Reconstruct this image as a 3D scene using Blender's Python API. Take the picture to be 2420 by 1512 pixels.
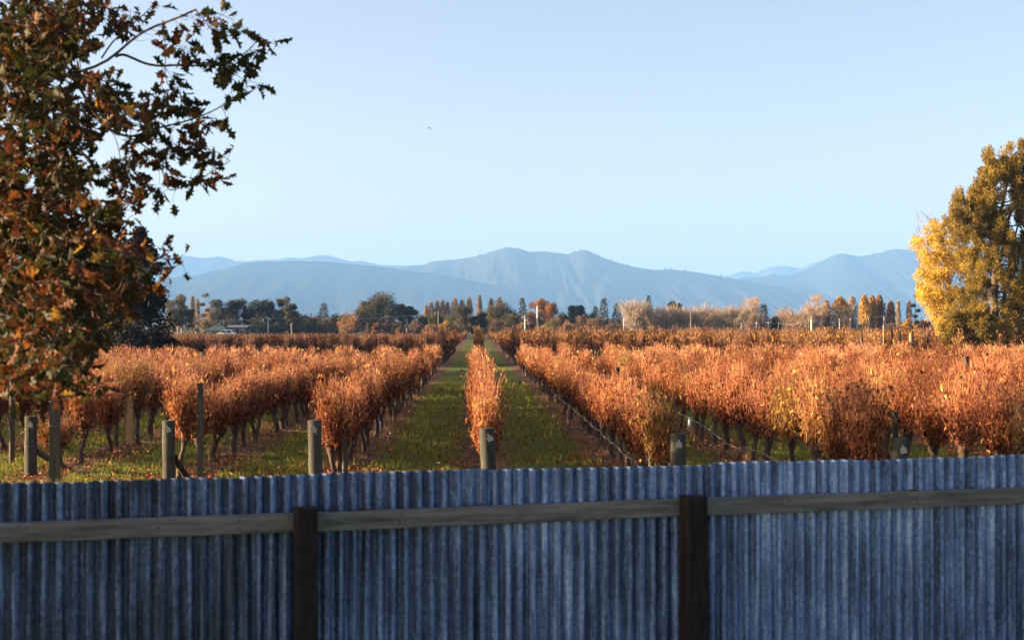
import bpy, math, random
import numpy as np

# ------------------------------------------------------------------ camera, sky, sun, exposure
S = bpy.context.scene
COL = S.collection
for o in list(bpy.data.objects):
    bpy.data.objects.remove(o)

H = 2.45                       # camera height above the ground
YAW = math.radians(1.41)       # turned to the right of the vine rows
PITCH = math.radians(0.324)
FPX = 3361.0                   # focal length in pixels of a 2420 px wide picture
cam_d = bpy.data.cameras.new('camera')
cam_d.lens = 50.0
cam_d.sensor_width = 36.0
cam_d.clip_end = 40000
cam_d.dof.use_dof = True
cam_d.dof.focus_distance = 34.0
cam_d.dof.aperture_fstop = 2.8
cam = bpy.data.objects.new('camera', cam_d)
cam.location = (0, 0, H)
cam.rotation_euler = (math.pi / 2 + PITCH, 0, -YAW)
COL.objects.link(cam)
S.camera = cam

SUN_EL = math.radians(10.0)
SUN_TO = np.array([-0.999, 0.02])         # horizontal direction towards the sun
SUN_TO = SUN_TO / np.linalg.norm(SUN_TO)
sun_dir = np.array([SUN_TO[0] * math.cos(SUN_EL), SUN_TO[1] * math.cos(SUN_EL), math.sin(SUN_EL)])

world = bpy.data.worlds.new('World')
S.world = world
world.use_nodes = True
nt = world.node_tree
nt.nodes.clear()
w_out = nt.nodes.new('ShaderNodeOutputWorld')
w_bg = nt.nodes.new('ShaderNodeBackground')
w_sky = nt.nodes.new('ShaderNodeTexSky')
w_sky.sky_type = 'NISHITA'
w_sky.sun_disc = False
w_sky.sun_elevation = SUN_EL
w_sky.sun_rotation = math.atan2(SUN_TO[0], SUN_TO[1])
w_sky.altitude = 0
w_sky.air_density = 0.75
w_sky.dust_density = 2.3
w_sky.ozone_density = 0.0
w_bg.inputs['Strength'].default_value = 0.05
w_tint = nt.nodes.new('ShaderNodeMix')          # white balance of the whole sky
w_tint.data_type = 'RGBA'
w_tint.blend_type = 'MULTIPLY'
w_tint.inputs[0].default_value = 1.0
w_tint.inputs[7].default_value = (1.025, 0.935, 1.02, 1)
nt.links.new(w_sky.outputs[0], w_tint.inputs[6])
nt.links.new(w_tint.outputs[2], w_bg.inputs['Color'])
nt.links.new(w_bg.outputs[0], w_out.inputs['Surface'])

sun_d = bpy.data.lights.new('sun', 'SUN')
sun_d.energy = 5.0
sun_d.angle = math.radians(0.5)
sun_d.color = (1.0, 0.70, 0.42)
sun = bpy.data.objects.new('sun', sun_d)
from mathutils import Vector, Matrix
sun.rotation_euler = Vector(-sun_dir).to_track_quat('-Z', 'Y').to_euler()
sun.location = (-30, -5, 20)
COL.objects.link(sun)

S.view_settings.view_transform = 'Standard'
S.view_settings.look = 'None'
S.view_settings.exposure = 2.70
S.view_settings.gamma = 1.0
S.view_settings.use_curve_mapping = False
S.cycles.use_denoising = True
S.cycles.denoiser = 'OPENIMAGEDENOISE'
S.cycles.denoising_prefilter = 'ACCURATE'
S.cycles.sample_clamp_indirect = 4.0
S.cycles.max_bounces = 6
S.cycles.diffuse_bounces = 3
S.cycles.transparent_max_bounces = 8
S.cycles.volume_bounces = 0
S.cycles.caustics_reflective = False
S.cycles.caustics_refractive = False

# ------------------------------------------------------------------ helpers
rs = np.random.RandomState(7)
_f = np.array([math.sin(YAW) * math.cos(PITCH), math.cos(YAW) * math.cos(PITCH), math.sin(PITCH)])
_r = np.array([math.cos(YAW), -math.sin(YAW), 0.0])
_u = np.cross(_r, _f)


def P(px, py, Y):
    """the place in the world that is seen at (px, py) of the 2420 x 1512 photograph, Y metres ahead"""
    d = _f * FPX + _r * (px - 1210.0) + _u * (756.0 - py)
    d = d * (Y / d[1])
    return np.array([d[0], d[1], d[2] + H])


def to_px(p):
    v = np.asarray(p, float) - np.array([0, 0, H])
    z = v @ _f
    return 1210 + FPX * (v @ _r) / z, 756 - FPX * (v @ _u) / z, z


def norm(a):
    return a / np.maximum(np.linalg.norm(a, axis=-1, keepdims=True), 1e-9)


def lin(h):
    h = h.lstrip('#')
    c = [int(h[i:i + 2], 16) / 255 for i in (0, 2, 4)]
    return tuple(x / 12.92 if x <= 0.04045 else ((x + 0.055) / 1.055) ** 2.4 for x in c)


class MB:
    """collects vertices and faces, builds ONE mesh"""
    def __init__(self):
        self.V, self.F, self.T, self.M, self.S = [], [], [], [], []
        self.n = 0

    def add(self, v, f, tint=0.5, mat=0, smooth=False):
        v = np.asarray(v, np.float32).reshape(-1, 3)
        f = np.asarray(f, np.int64)
        self.V.append(v)
        self.F.append(f + self.n)
        t = np.broadcast_to(np.asarray(tint, np.float32), (len(f),))
        self.T.append(t)
        self.M.append(np.full(len(f), mat, np.int32))
        self.S.append(np.full(len(f), smooth, bool))
        self.n += len(v)
        return self

    def mesh(self, name, mats):
        me = bpy.data.meshes.new(name)
        V = np.concatenate(self.V)
        me.vertices.add(len(V))
        me.vertices.foreach_set('co', V.ravel())
        sizes = np.concatenate([np.full(len(f), f.shape[1], np.int32) for f in self.F])
        loops = np.concatenate([f.ravel() for f in self.F]).astype(np.int32)
        me.loops.add(len(loops))
        me.loops.foreach_set('vertex_index', loops)
        me.polygons.add(len(sizes))
        starts = np.concatenate([[0], np.cumsum(sizes)[:-1]]).astype(np.int32)
        me.polygons.foreach_set('loop_start', starts)
        me.polygons.foreach_set('material_index', np.concatenate(self.M))
        me.polygons.foreach_set('use_smooth', np.concatenate(self.S))
        a = me.attributes.new('tint', 'FLOAT', 'FACE')
        a.data.foreach_set('value', np.concatenate(self.T).astype(np.float32))
        me.update(calc_edges=True)
        me.validate()
        for m in (mats if isinstance(mats, (list, tuple)) else [mats]):
            me.materials.append(m)
        return me

    def obj(self, name, mats, parent=None, loc=None):
        return link(name, self.mesh(name, mats), parent, loc)


def link(name, data, parent=None, loc=None):
    o = bpy.data.objects.new(name, data)
    COL.objects.link(o)
    if parent is not None:
        o.parent = parent
    if loc is not None:
        o.location = [float(c) for c in loc]
    return o


def tag(o, label=None, cat=None, group=None, kind=None):
    if label: o['label'] = label
    if cat: o['category'] = cat
    if group: o['group'] = group
    if kind: o['kind'] = kind
    return o


def thing(name, label, cat, loc=(0, 0, 0), rz=0.0, group=None):
    o = link(name, None, None, loc)
    o.rotation_euler = (0, 0, rz)
    o.empty_display_size = 0.2
    return tag(o, label, cat, group)


def tube(path, rad, sides=5, cap=True):
    path = np.asarray(path, float)
    n = len(path)
    rad = np.broadcast_to(np.asarray(rad, float), (n,))
    t = norm(np.gradient(path, axis=0))
    ref = np.array([0.13, 0.97, 0.2]) if abs(t[0][2]) > 0.7 else np.array([0.05, 0.1, 1.0])
    a = norm(np.cross(t, ref))
    b = np.cross(t, a)
    ang = np.arange(sides) / sides * 2 * math.pi
    V = path[:, None] + rad[:, None, None] * (a[:, None] * np.cos(ang)[None, :, None] + b[:, None] * np.sin(ang)[None, :, None])
    V = V.reshape(-1, 3)
    F = []
    for i in range(n - 1):
        for k in range(sides):
            k2 = (k + 1) % sides
            F.append((i * sides + k, i * sides + k2, (i + 1) * sides + k2, (i + 1) * sides + k))
    if cap:
        V = np.vstack([V, path[-1:]])
        top = len(V) - 1
        for k in range(sides):
            F.append(((n - 1) * sides + k, (n - 1) * sides + (k + 1) % sides, top, top))
    F = np.array(F)
    return V, F


def add_tube(mb, path, rad, sides=5, tint=0.5, mat=0, smooth=True, cap=True):
    V, F = tube(path, rad, sides, False)
    mb.add(V, F, tint, mat, smooth)
    if cap:
        ring = V[-sides:]
        mb.add(np.vstack([ring, ring.mean(0)]), [(k, (k + 1) % sides, sides) for k in range(sides)], tint, mat, False)


def spline(pts, n):
    pts = np.asarray(pts, float)
    t = np.concatenate([[0], np.cumsum(np.linalg.norm(np.diff(pts, axis=0), axis=1))])
    q = np.linspace(0, t[-1], n)
    out = np.stack([np.interp(q, t, pts[:, k]) for k in range(pts.shape[1])], 1)
    if n > 4:
        for _ in range(2):
            out[1:-1] = (out[:-2] + 2 * out[1:-1] + out[2:]) / 4
    return out


def many_tubes(paths, rads, sides=3):
    """paths (k, n, 3), rads (k, n): open tubes, vectorised"""
    k, n, _ = paths.shape
    t = norm(np.gradient(paths, axis=1))
    ref = norm(np.cross(t, np.array([0.31, 0.95, 0.02])))
    b = np.cross(t, ref)
    ang = np.arange(sides) / sides * 2 * math.pi
    V = paths[:, :, None] + rads[:, :, None, None] * (ref[:, :, None] * np.cos(ang)[None, None, :, None] + b[:, :, None] * np.sin(ang)[None, None, :, None])
    base = (np.arange(k) * n * sides)[:, None, None, None]
    i = np.arange(n - 1)[None, :, None, None] * sides
    j = np.arange(sides)
    q = np.stack([j, (j + 1) % sides, (j + 1) % sides + sides, j + sides], 1)[None, None]
    F = (base + i + q).reshape(-1, 4)
    return V.reshape(-1, 3), F


def frames(d, r=None):
    """for each unit direction d a random frame: columns side, direction, normal"""
    r = r or rs
    d = norm(d)
    k = len(d)
    rnd = norm(r.normal(size=(k, 3)))
    n = norm(np.cross(d, rnd))
    s = np.cross(d, n)
    return np.stack([s, d, n], 2)


def cards(mb, pos, d, length, width, tint, fold=0.25, r=None, mat=0, Rm=None):
    """folded kite leaves: base at pos, pointing along d, four vertices and two triangles each"""
    k = len(pos)
    length = np.broadcast_to(np.asarray(length, float), (k,))
    width = np.broadcast_to(np.asarray(width, float), (k,))
    R = frames(d, r) if Rm is None else Rm
    z = np.zeros(k)
    loc = np.stack([np.stack([z, z, z], 1),
                    np.stack([-width / 2, length * 0.45, width * fold], 1),
                    np.stack([z, length, z], 1),
                    np.stack([width / 2, length * 0.45, width * fold], 1)], 1)
    V = np.einsum('kij,kvj->kvi', R, loc) + pos[:, None]
    b = np.arange(k)[:, None] * 4
    F = np.concatenate([b + np.array([[0, 2, 1]]), b + np.array([[0, 3, 2]])])
    mb.add(V.reshape(-1, 3), F, np.concatenate([tint, tint]), mat)


def box(mb, lo, hi, tint=0.5, mat=0):
    x0, y0, z0 = lo
    x1, y1, z1 = hi
    v = [(x0, y0, z0), (x1, y0, z0), (x1, y1, z0), (x0, y1, z0), (x0, y0, z1), (x1, y0, z1), (x1, y1, z1), (x0, y1, z1)]
    f = [(0, 3, 2, 1), (4, 5, 6, 7), (0, 1, 5, 4), (1, 2, 6, 5), (2, 3, 7, 6), (3, 0, 4, 7)]
    mb.add(v, f, tint, mat)


# ------------------------------------------------------------------ materials
def nodes(name):
    m = bpy.data.materials.new(name)
    m.use_nodes = True
    t = m.node_tree
    t.nodes.clear()
    out = t.nodes.new('ShaderNodeOutputMaterial')
    return m, t, out


def N(t, kind, **kw):
    n = t.nodes.new(kind)
    for k, v in kw.items():
        if k in n.inputs:
            n.inputs[k].default_value = v
        else:
            setattr(n, k, v)
    return n


def ramp(t, stops):
    n = t.nodes.new('ShaderNodeValToRGB')
    e = n.color_ramp.elements
    while len(e) < len(stops):
        e.new(0.5)
    for el, (p, c) in zip(e, stops):
        el.position = p
        el.color = (*c, 1)
    return n


def leaf_mat(name, stops, transl=0.35, shift_stops=None, rough=0.6, spec=0.25, vary=0.0):
    """leaf colour from the face's own tint; object colour red below 1 shifts it to the second palette"""
    m, t, out = nodes(name)
    at = N(t, 'ShaderNodeAttribute', attribute_name='tint')
    fac = at.outputs['Fac']
    oi = N(t, 'ShaderNodeObjectInfo')
    if vary:
        ad = N(t, 'ShaderNodeMath', operation='MULTIPLY_ADD')
        t.links.new(oi.outputs['Random'], ad.inputs[0])
        ad.inputs[1].default_value = vary
        sb = N(t, 'ShaderNodeMath', operation='ADD')
        t.links.new(fac, sb.inputs[0])
        sb.inputs[1].default_value = -vary / 2
        t.links.new(sb.outputs[0], ad.inputs[2])
        fac = ad.outputs[0]
    rp = ramp(t, stops)
    t.links.new(fac, rp.inputs[0])
    col = rp.outputs[0]
    if shift_stops:
        r2 = ramp(t, shift_stops)
        t.links.new(fac, r2.inputs[0])
        sep = N(t, 'ShaderNodeSeparateColor')
        t.links.new(oi.outputs['Color'], sep.inputs[0])
        mx = N(t, 'ShaderNodeMix', data_type='RGBA')
        t.links.new(sep.outputs[0], mx.inputs[0])
        t.links.new(r2.outputs[0], mx.inputs[6])
        t.links.new(col, mx.inputs[7])
        col = mx.outputs[2]
    pb = N(t, 'ShaderNodeBsdfPrincipled')
    pb.inputs['Roughness'].default_value = rough
    pb.inputs['Specular IOR Level'].default_value = spec
    t.links.new(col, pb.inputs['Base Color'])
    tr = N(t, 'ShaderNodeBsdfTranslucent')
    t.links.new(col, tr.inputs['Color'])
    ms = N(t, 'ShaderNodeMixShader')
    ms.inputs[0].default_value = transl
    t.links.new(pb.outputs[0], ms.inputs[1])
    t.links.new(tr.outputs[0], ms.inputs[2])
    t.links.new(ms.outputs[0], out.inputs['Surface'])
    return m


def solid_mat(name, c0, c1, scale=8.0, stretch=(1, 1, 1), rough=0.8, bump=0.3, dist=0.01, spec=0.3, detail=6.0, c2=None, metallic=0.0):
    m, t, out = nodes(name)
    tc = N(t, 'ShaderNodeTexCoord')
    mp = N(t, 'ShaderNodeMapping')
    mp.inputs['Scale'].default_value = stretch
    oi = N(t, 'ShaderNodeObjectInfo')
    sc = N(t, 'ShaderNodeVectorMath', operation='SCALE')
    sc.inputs['Scale'].default_value = 37.0
    cb = N(t, 'ShaderNodeCombineXYZ')
    for k in range(3):
        t.links.new(oi.outputs['Random'], cb.inputs[k])
    t.links.new(cb.outputs[0], sc.inputs[0])
    t.links.new(tc.outputs['Object'], mp.inputs['Vector'])
    ad = N(t, 'ShaderNodeVectorMath', operation='ADD')
    t.links.new(mp.outputs[0], ad.inputs[0])
    t.links.new(sc.outputs[0], ad.inputs[1])
    ns = N(t, 'ShaderNodeTexNoise', Scale=scale, Detail=detail, Roughness=0.65)
    t.links.new(ad.outputs[0], ns.inputs['Vector'])
    stops = [(0.3, c0), (0.7, c1)] if c2 is None else [(0.28, c0), (0.5, c1), (0.74, c2)]
    rp = ramp(t, stops)
    t.links.new(ns.outputs['Fac'], rp.inputs[0])
    pb = N(t, 'ShaderNodeBsdfPrincipled')
    pb.inputs['Roughness'].default_value = rough
    pb.inputs['Specular IOR Level'].default_value = spec
    pb.inputs['Metallic'].default_value = metallic
    t.links.new(rp.outputs[0], pb.inputs['Base Color'])
    bp = N(t, 'ShaderNodeBump', Strength=bump, Distance=dist)
    t.links.new(ns.outputs['Fac'], bp.inputs['Height'])
    t.links.new(bp.outputs[0], pb.inputs['Normal'])
    t.links.new(pb.outputs[0], out.inputs['Surface'])
    return m


RUST = [(0.0, (0.020, 0.006, 0.004)), (0.25, (0.085, 0.020, 0.009)), (0.5, (0.235, 0.065, 0.022)), (0.75, (0.385, 0.150, 0.045)), (0.93, (0.53, 0.30, 0.10)), (1.0, (0.58, 0.46, 0.13))]
YELL = [(0.0, (0.05, 0.025, 0.010)), (0.3, (0.17, 0.10, 0.025)), (0.6, (0.33, 0.26, 0.05)), (1.0, (0.50, 0.42, 0.10))]
M_VINELEAF = leaf_mat('vine leaf dry', RUST, 0.36, YELL, vary=0.24)
M_CANE = leaf_mat('vine cane', [(0, (0.09, 0.024, 0.015)), (0.5, (0.27, 0.085, 0.038)), (1, (0.50, 0.25, 0.11))], 0.0, None, 0.55, 0.3, 0.1)
M_VINEBARK = solid_mat('vine bark', (0.03, 0.021, 0.017), (0.13, 0.095, 0.075), 24, (1, 1, 0.25), 0.9, 0.8, 0.02)
M_CANE2 = leaf_mat('dark vine cane', [(0, (0.03, 0.014, 0.01)), (0.5, (0.085, 0.036, 0.022)), (1, (0.16, 0.08, 0.045))], 0.0, None, 0.6, 0.2)
M_POST = solid_mat('weathered post timber', (0.028, 0.031, 0.027), (0.062, 0.064, 0.055), 14, (1, 1, 0.12), 0.9, 0.6, 0.010, c2=(0.115, 0.11, 0.09), spec=0.1)
M_STAKE = solid_mat('grey stake timber', (0.04, 0.04, 0.032), (0.105, 0.10, 0.078), 22, (1, 1, 0.1), 0.85, 0.4, 0.006)
M_DARKPOST = solid_mat('dark treated timber', (0.02, 0.018, 0.016), (0.06, 0.052, 0.045), 14, (1, 1, 0.2), 0.85, 0.4, 0.006)
M_PALEPOST = solid_mat('fresh pale timber', (0.35, 0.24, 0.11), (0.48, 0.34, 0.17), 14, (1, 1, 0.2), 0.8, 0.3, 0.006)
M_WIRE = solid_mat('galvanised wire', (0.08, 0.08, 0.08), (0.18, 0.18, 0.18), 30, rough=0.4, bump=0.0, metallic=0.6)
M_PIPE = solid_mat('pale drip pipe', (0.10, 0.095, 0.095), (0.22, 0.21, 0.21), 10, rough=0.5, bump=0.0)
M_TAG = solid_mat('pale plastic tag', (0.36, 0.33, 0.28), (0.50, 0.46, 0.40), 40, rough=0.5, bump=0.1, dist=0.001)
M_GUARD = solid_mat('white plastic guard', (0.7, 0.7, 0.72), (0.85, 0.85, 0.86), 20, rough=0.45, bump=0.1)
M_POLE = solid_mat('pale power pole timber', (0.42, 0.40, 0.37), (0.58, 0.55, 0.50), 3, (1, 1, 0.1), 0.8, 0.2)
M_BROWNPOLE = solid_mat('brown pole timber', (0.12, 0.09, 0.07), (0.2, 0.15, 0.11), 3, (1, 1, 0.1), 0.8, 0.2)
M_CABLE = solid_mat('power cable', (0.25, 0.25, 0.26), (0.35, 0.35, 0.36), 3, rough=0.5, bump=0.0)
M_BIRD = solid_mat('black feathers', (0.006, 0.006, 0.007), (0.02, 0.018, 0.018), 20, rough=0.6, bump=0.2)
M_BIRDBROWN = solid_mat('brown feathers', (0.06, 0.035, 0.02), (0.28, 0.15, 0.06), 20, rough=0.6, bump=0.2)
M_BEAK = solid_mat('beak', (0.35, 0.18, 0.03), (0.45, 0.24, 0.04), 20, rough=0.5, bump=0.0)
M_BARK = solid_mat('tree bark', (0.035, 0.027, 0.02), (0.12, 0.095, 0.075), 10, (1, 1, 0.3), 0.9, 0.8, 0.03)
M_GREYBARK = solid_mat('pale bark', (0.14, 0.12, 0.10), (0.34, 0.30, 0.26), 6, (1, 1, 0.3), 0.9, 0.5, 0.03)

OAK = [(0.0, (0.018, 0.024, 0.007)), (0.25, (0.036, 0.040, 0.009)), (0.48, (0.058, 0.032, 0.009)), (0.68, (0.100, 0.030, 0.011)), (0.88, (0.22, 0.075, 0.017)), (1.0, (0.38, 0.22, 0.04))]
M_OAK = leaf_mat('oak leaf', OAK, 0.30, None, 0.6, 0.2)

# ------------------------------------------------------------------ ground
ROW = 2.4


def row_x(i):
    return (i + 0.05) * ROW


def end_y(i):
    return 19.93 * (1 - 0.0622 * (i + 0.05))


BLOCK_END = 82.0
BLOCK2 = 92.0
BLOCK2_END = 305.0


def smooth_noise(shape, cells, r):
    g = r.normal(size=(cells[0] + 2, cells[1] + 2))
    x = np.linspace(0, cells[0], shape[0])
    y = np.linspace(0, cells[1], shape[1])
    xi, yi = x.astype(int), y.astype(int)
    fx, fy = (x - xi)[:, None], (y - yi)[None]
    fx, fy = fx * fx * (3 - 2 * fx), fy * fy * (3 - 2 * fy)
    a = g[xi][:, yi]; b = g[xi + 1][:, yi]; c = g[xi][:, yi + 1]; d = g[xi + 1][:, yi + 1]
    return (a * (1 - fx) + b * fx) * (1 - fy) + (c * (1 - fx) + d * fx) * fy


def ground_mat():
    m, t, out = nodes('vineyard ground')
    geo = N(t, 'ShaderNodeNewGeometry')
    sep = N(t, 'ShaderNodeSeparateXYZ')
    t.links.new(geo.outputs['Position'], sep.inputs[0])

    def math_(op, a, b=None, clamp=False):
        n = N(t, 'ShaderNodeMath', operation=op, use_clamp=clamp)
        for i, v in enumerate((a, b)):
            if v is None: continue
            if isinstance(v, (int, float)): n.inputs[i].default_value = v
            else: t.links.new(v, n.inputs[i])
        return n.outputs[0]
    n1 = N(t, 'ShaderNodeTexNoise', Scale=0.9, Detail=6, Roughness=0.7)
    n2 = N(t, 'ShaderNodeTexNoise', Scale=11.0, Detail=6, Roughness=0.75)
    n3 = N(t, 'ShaderNodeTexNoise', Scale=0.06, Detail=3)
    for n in (n1, n2, n3):
        t.links.new(geo.outputs['Position'], n.inputs['Vector'])
    # distance to the vine row
    u = math_('DIVIDE', math_('SUBTRACT', sep.outputs[0], 0.05 * ROW), ROW)
    fr = math_('ABSOLUTE', math_('SUBTRACT', u, math_('ROUND', u)))        # 0 on the row, 0.5 mid lane
    fr = math_('ADD', fr, math_('MULTIPLY', math_('SUBTRACT', n1.outputs['Fac'], 0.5), 0.34))
    strip = N(t, 'ShaderNodeMapRange')
    strip.inputs[1].default_value = 0.14
    strip.inputs[2].default_value = 0.28
    strip.inputs[3].default_value = 1.0
    strip.inputs[4].default_value = 0.0
    t.links.new(fr, strip.inputs[0])
    inrow = math_('MULTIPLY', math_('GREATER_THAN', sep.outputs[1], 17.0), math_('LESS_THAN', sep.outputs[1], BLOCK2_END))
    litter = math_('MULTIPLY', strip.outputs[0], inrow)
    grass = ramp(t, [(0.25, (0.042, 0.056, 0.012)), (0.5, (0.098, 0.125, 0.024)), (0.72, (0.18, 0.20, 0.04)), (0.9, (0.25, 0.21, 0.08))])
    t.links.new(n2.outputs['Fac'], grass.inputs[0])
    soil = ramp(t, [(0.25, (0.04, 0.028, 0.018)), (0.5, (0.13, 0.075, 0.045)), (0.75, (0.26, 0.14, 0.075)), (0.9, (0.34, 0.24, 0.12))])
    t.links.new(n2.outputs['Fac'], soil.inputs[0])
    mx = N(t, 'ShaderNodeMix', data_type='RGBA')
    t.links.new(litter, mx.inputs[0])
    t.links.new(grass.outputs[0], mx.inputs[6])
    t.links.new(soil.outputs[0], mx.inputs[7])
    # far plain: paddocks of dry grass
    far = ramp(t, [(0.35, (0.07, 0.08, 0.03)), (0.65, (0.16, 0.13, 0.06))])
    t.links.new(n3.outputs['Fac'], far.inputs[0])
    isfar = math_('GREATER_THAN', sep.outputs[1], BLOCK2_END + 4)
    m2 = N(t, 'ShaderNodeMix', data_type='RGBA')
    t.links.new(isfar, m2.inputs[0])
    t.links.new(mx.outputs[2], m2.inputs[6])
    t.links.new(far.outputs[0], m2.inputs[7])
    pb = N(t, 'ShaderNodeBsdfPrincipled', Roughness=0.95)
    pb.inputs['Specular IOR Level'].default_value = 0.1
    t.links.new(m2.outputs[2], pb.inputs['Base Color'])
    bp = N(t, 'ShaderNodeBump', Strength=0.7, Distance=0.05)
    t.links.new(n2.outputs['Fac'], bp.inputs['Height'])
    t.links.new(bp.outputs[0], pb.inputs['Normal'])
    t.links.new(pb.outputs[0], out.inputs['Surface'])
    return m


def build_ground():
    xs = np.concatenate([-np.geomspace(21000, 32, 22), np.arange(-31.5, 32, 0.42), np.geomspace(32, 21000, 22)])
    ys = np.concatenate([-np.geomspace(60, 2, 6), np.arange(0, 96, 0.42), np.geomspace(97, 21800, 34)])
    r = np.random.RandomState(3)
    X, Y = np.meshgrid(xs, ys, indexing='ij')
    Z = 0.03 * smooth_noise(X.shape, (70, 90), r) + 0.018 * smooth_noise(X.shape, (150, 200), r)
    near = (np.abs(X) < 31) & (Y > 0) & (Y < 95)
    rowd = np.abs((X / ROW - 0.05) - np.round(X / ROW - 0.05))
    Z = np.where(near, Z + 0.05 * np.clip(1 - rowd / 0.22, 0, 1), 0.0)
    V = np.stack([X, Y, Z], 2).reshape(-1, 3)
    a, b = X.shape
    i = (np.arange(a - 1)[:, None] * b + np.arange(b - 1)[None]).ravel()
    F = np.stack([i, i + b, i + b + 1, i + 1], 1)
    mb = MB()
    mb.add(V, F, 0.5, 0, True)
    o = mb.obj('ground', ground_mat())
    tag(o, 'vineyard floor of grass lanes and leaf-strewn strips under the rows', kind='structure')


build_ground()

# ------------------------------------------------------------------ hills
def hill_mat(name, c0, c1):
    m, t, out = nodes(name)
    geo = N(t, 'ShaderNodeNewGeometry')
    n1 = N(t, 'ShaderNodeTexNoise', Scale=0.004, Detail=10, Roughness=0.7)
    t.links.new(geo.outputs['Position'], n1.inputs['Vector'])
    rp = ramp(t, [(0.38, c0), (0.66, c1)])
    t.links.new(n1.outputs['Fac'], rp.inputs[0])
    pb = N(t, 'ShaderNodeBsdfPrincipled', Roughness=1.0)
    pb.inputs['Specular IOR Level'].default_value = 0.0
    t.links.new(rp.outputs[0], pb.inputs['Base Color'])
    n2 = N(t, 'ShaderNodeTexNoise', Scale=0.013, Detail=8, Roughness=0.7)
    t.links.new(geo.outputs['Position'], n2.inputs['Vector'])
    bp = N(t, 'ShaderNodeBump', Strength=0.25, Distance=25.0)
    t.links.new(n2.outputs['Fac'], bp.inputs['Height'])
    t.links.new(bp.outputs[0], pb.inputs['Normal'])
    t.links.new(pb.outputs[0], out.inputs['Surface'])
    return m


def ridge(name, label, prof, Y, depth, mat, seed, rough=1.0, trees=0):
    """a range of hills whose crest passes through the picture points of prof at a distance Y"""
    r = np.random.RandomState(seed)
    prof = np.array(prof, float)
    n = 420
    px = np.linspace(prof[0, 0], prof[-1, 0], n)
    py = np.interp(px, prof[:, 0], prof[:, 1])
    k = np.array([1, 3, 6, 7, 6, 3, 1.0]); k /= k.sum()
    py = np.convolve(np.pad(py, 3, mode='edge'), k, 'valid')
    crest = np.array([P(a, b, Y) for a, b in zip(px, py)])
    rows = 35
    nz = np.clip(smooth_noise((n, rows), (30, 6), r) + 0.6 * smooth_noise((n, rows), (70, 12), r) + 0.35 * smooth_noise((n, rows), (150, 17), r), -2.5, 0.9)
    v = np.linspace(-1, 1, rows)
    V = np.zeros((n, rows, 3))
    fall = 1 - np.abs(v) ** 0.9
    for j in range(rows):
        h = crest[:, 2] * fall[j]
        h = h + nz[:, j] * crest[:, 2] * 0.022 * rough * min(1, (1 - abs(v[j])) * 2.2) * min(1.0, abs(v[j]) * 1.6)
        V[:, j, 0] = crest[:, 0]
        V[:, j, 1] = crest[:, 1] + v[j] * depth * (1.0 + 0.05 * nz[:, min(j, rows - 1)] * (1 - abs(v[j])) * abs(v[j]) * 3)
        V[:, j, 2] = np.maximum(h, -2) if abs(v[j]) < 1 else -3
    mid = rows // 2
    V[:, :, 2] += (r.uniform(-1, 1, (n, rows)) * 0.7 * Y / 6000)
    i = (np.arange(n - 1)[:, None] * rows + np.arange(rows - 1)[None]).ravel()
    F = np.stack([i, i + rows, i + rows + 1, i + 1], 1)
    mb = MB()
    mb.add(V.reshape(-1, 3), F, 0.5, 0, True)
    if trees:                                                      # forest edge standing on the crest
        idx = r.randint(10, n - 10, trees)
        top = V[idx][:, mid]
        w = r.uniform(3, 6, trees) * Y / 6000
        hh = r.uniform(2, 8, trees) ** 1.25 * Y / 6000
        for c, ww, h in zip(top, w, hh):
            a = [c + np.array([ww * math.cos(q), ww * math.sin(q), -4]) for q in (0, 1.57, 3.14, 4.71)] + [c + np.array([0, 0, h])]
            mb.add(a, [(0, 1, 4), (1, 2, 4), (2, 3, 4), (3, 0, 4)])
    o = mb.obj(name, mat)
    tag(o, label, kind='structure')


HM1 = hill_mat('forested hill', (0.016, 0.026, 0.026), (0.028, 0.038, 0.032))
HM2 = hill_mat('bushy hill', (0.025, 0.034, 0.028), (0.042, 0.046, 0.034))
ridge('hills', 'pale distant ridge showing in the dip between two hills',
      [(1560, 700), (1700, 657), (1754, 641), (1785, 645), (1816, 631), (1856, 628), (1892, 634), (1930, 618), (1990, 610), (2050, 640), (2150, 700)],
      13500, 2200, HM2, 21, 1.0)
ridge('hills', 'blue hill range behind the dark gum trees',
      [(-500, 640), (-200, 600), (60, 622), (250, 606), (380, 610), (410, 602), (446, 605), (480, 610), (500, 608), (516, 605), (540, 611), (561, 619), (606, 615), (660, 613), (687, 608), (711, 612), (757, 602), (787, 606), (827, 618), (859, 617), (900, 626), (947, 628), (998, 626), (1045, 630), (1120, 655), (1200, 690)],
      11500, 2200, HM1, 22, 1.0, 24)
ridge('hills', 'twin-peaked blue hill in the middle of the skyline',
      [(820, 700), (900, 650), (968, 629), (1004, 626), (1024, 617), (1083, 613), (1125, 606), (1164, 594), (1197, 584), (1226, 587), (1253, 596), (1287, 594), (1320, 598), (1343, 601), (1360, 594), (1377, 590), (1394, 594), (1417, 605), (1450, 618), (1495, 630), (1545, 638), (1584, 637), (1645, 643), (1688, 650), (1743, 660), (1800, 670), (1857, 680), (1899, 694), (1960, 715), (2050, 745)],
      9000, 1900, HM2, 23, 1.0, 40)
ridge('hills', 'blue hill with a notch beside the yellow tree',
      [(1660, 700), (1743, 660), (1761, 655), (1800, 654), (1828, 648), (1851, 650), (1877, 648), (1913, 634), (1963, 606), (1988, 598), (2010, 602), (2031, 606), (2077, 598), (2114, 588), (2153, 591), (2230, 600), (2330, 586), (2450, 606), (2700, 590), (3000, 620)],
      10300, 2200, HM1, 24, 1.0, 8)
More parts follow.
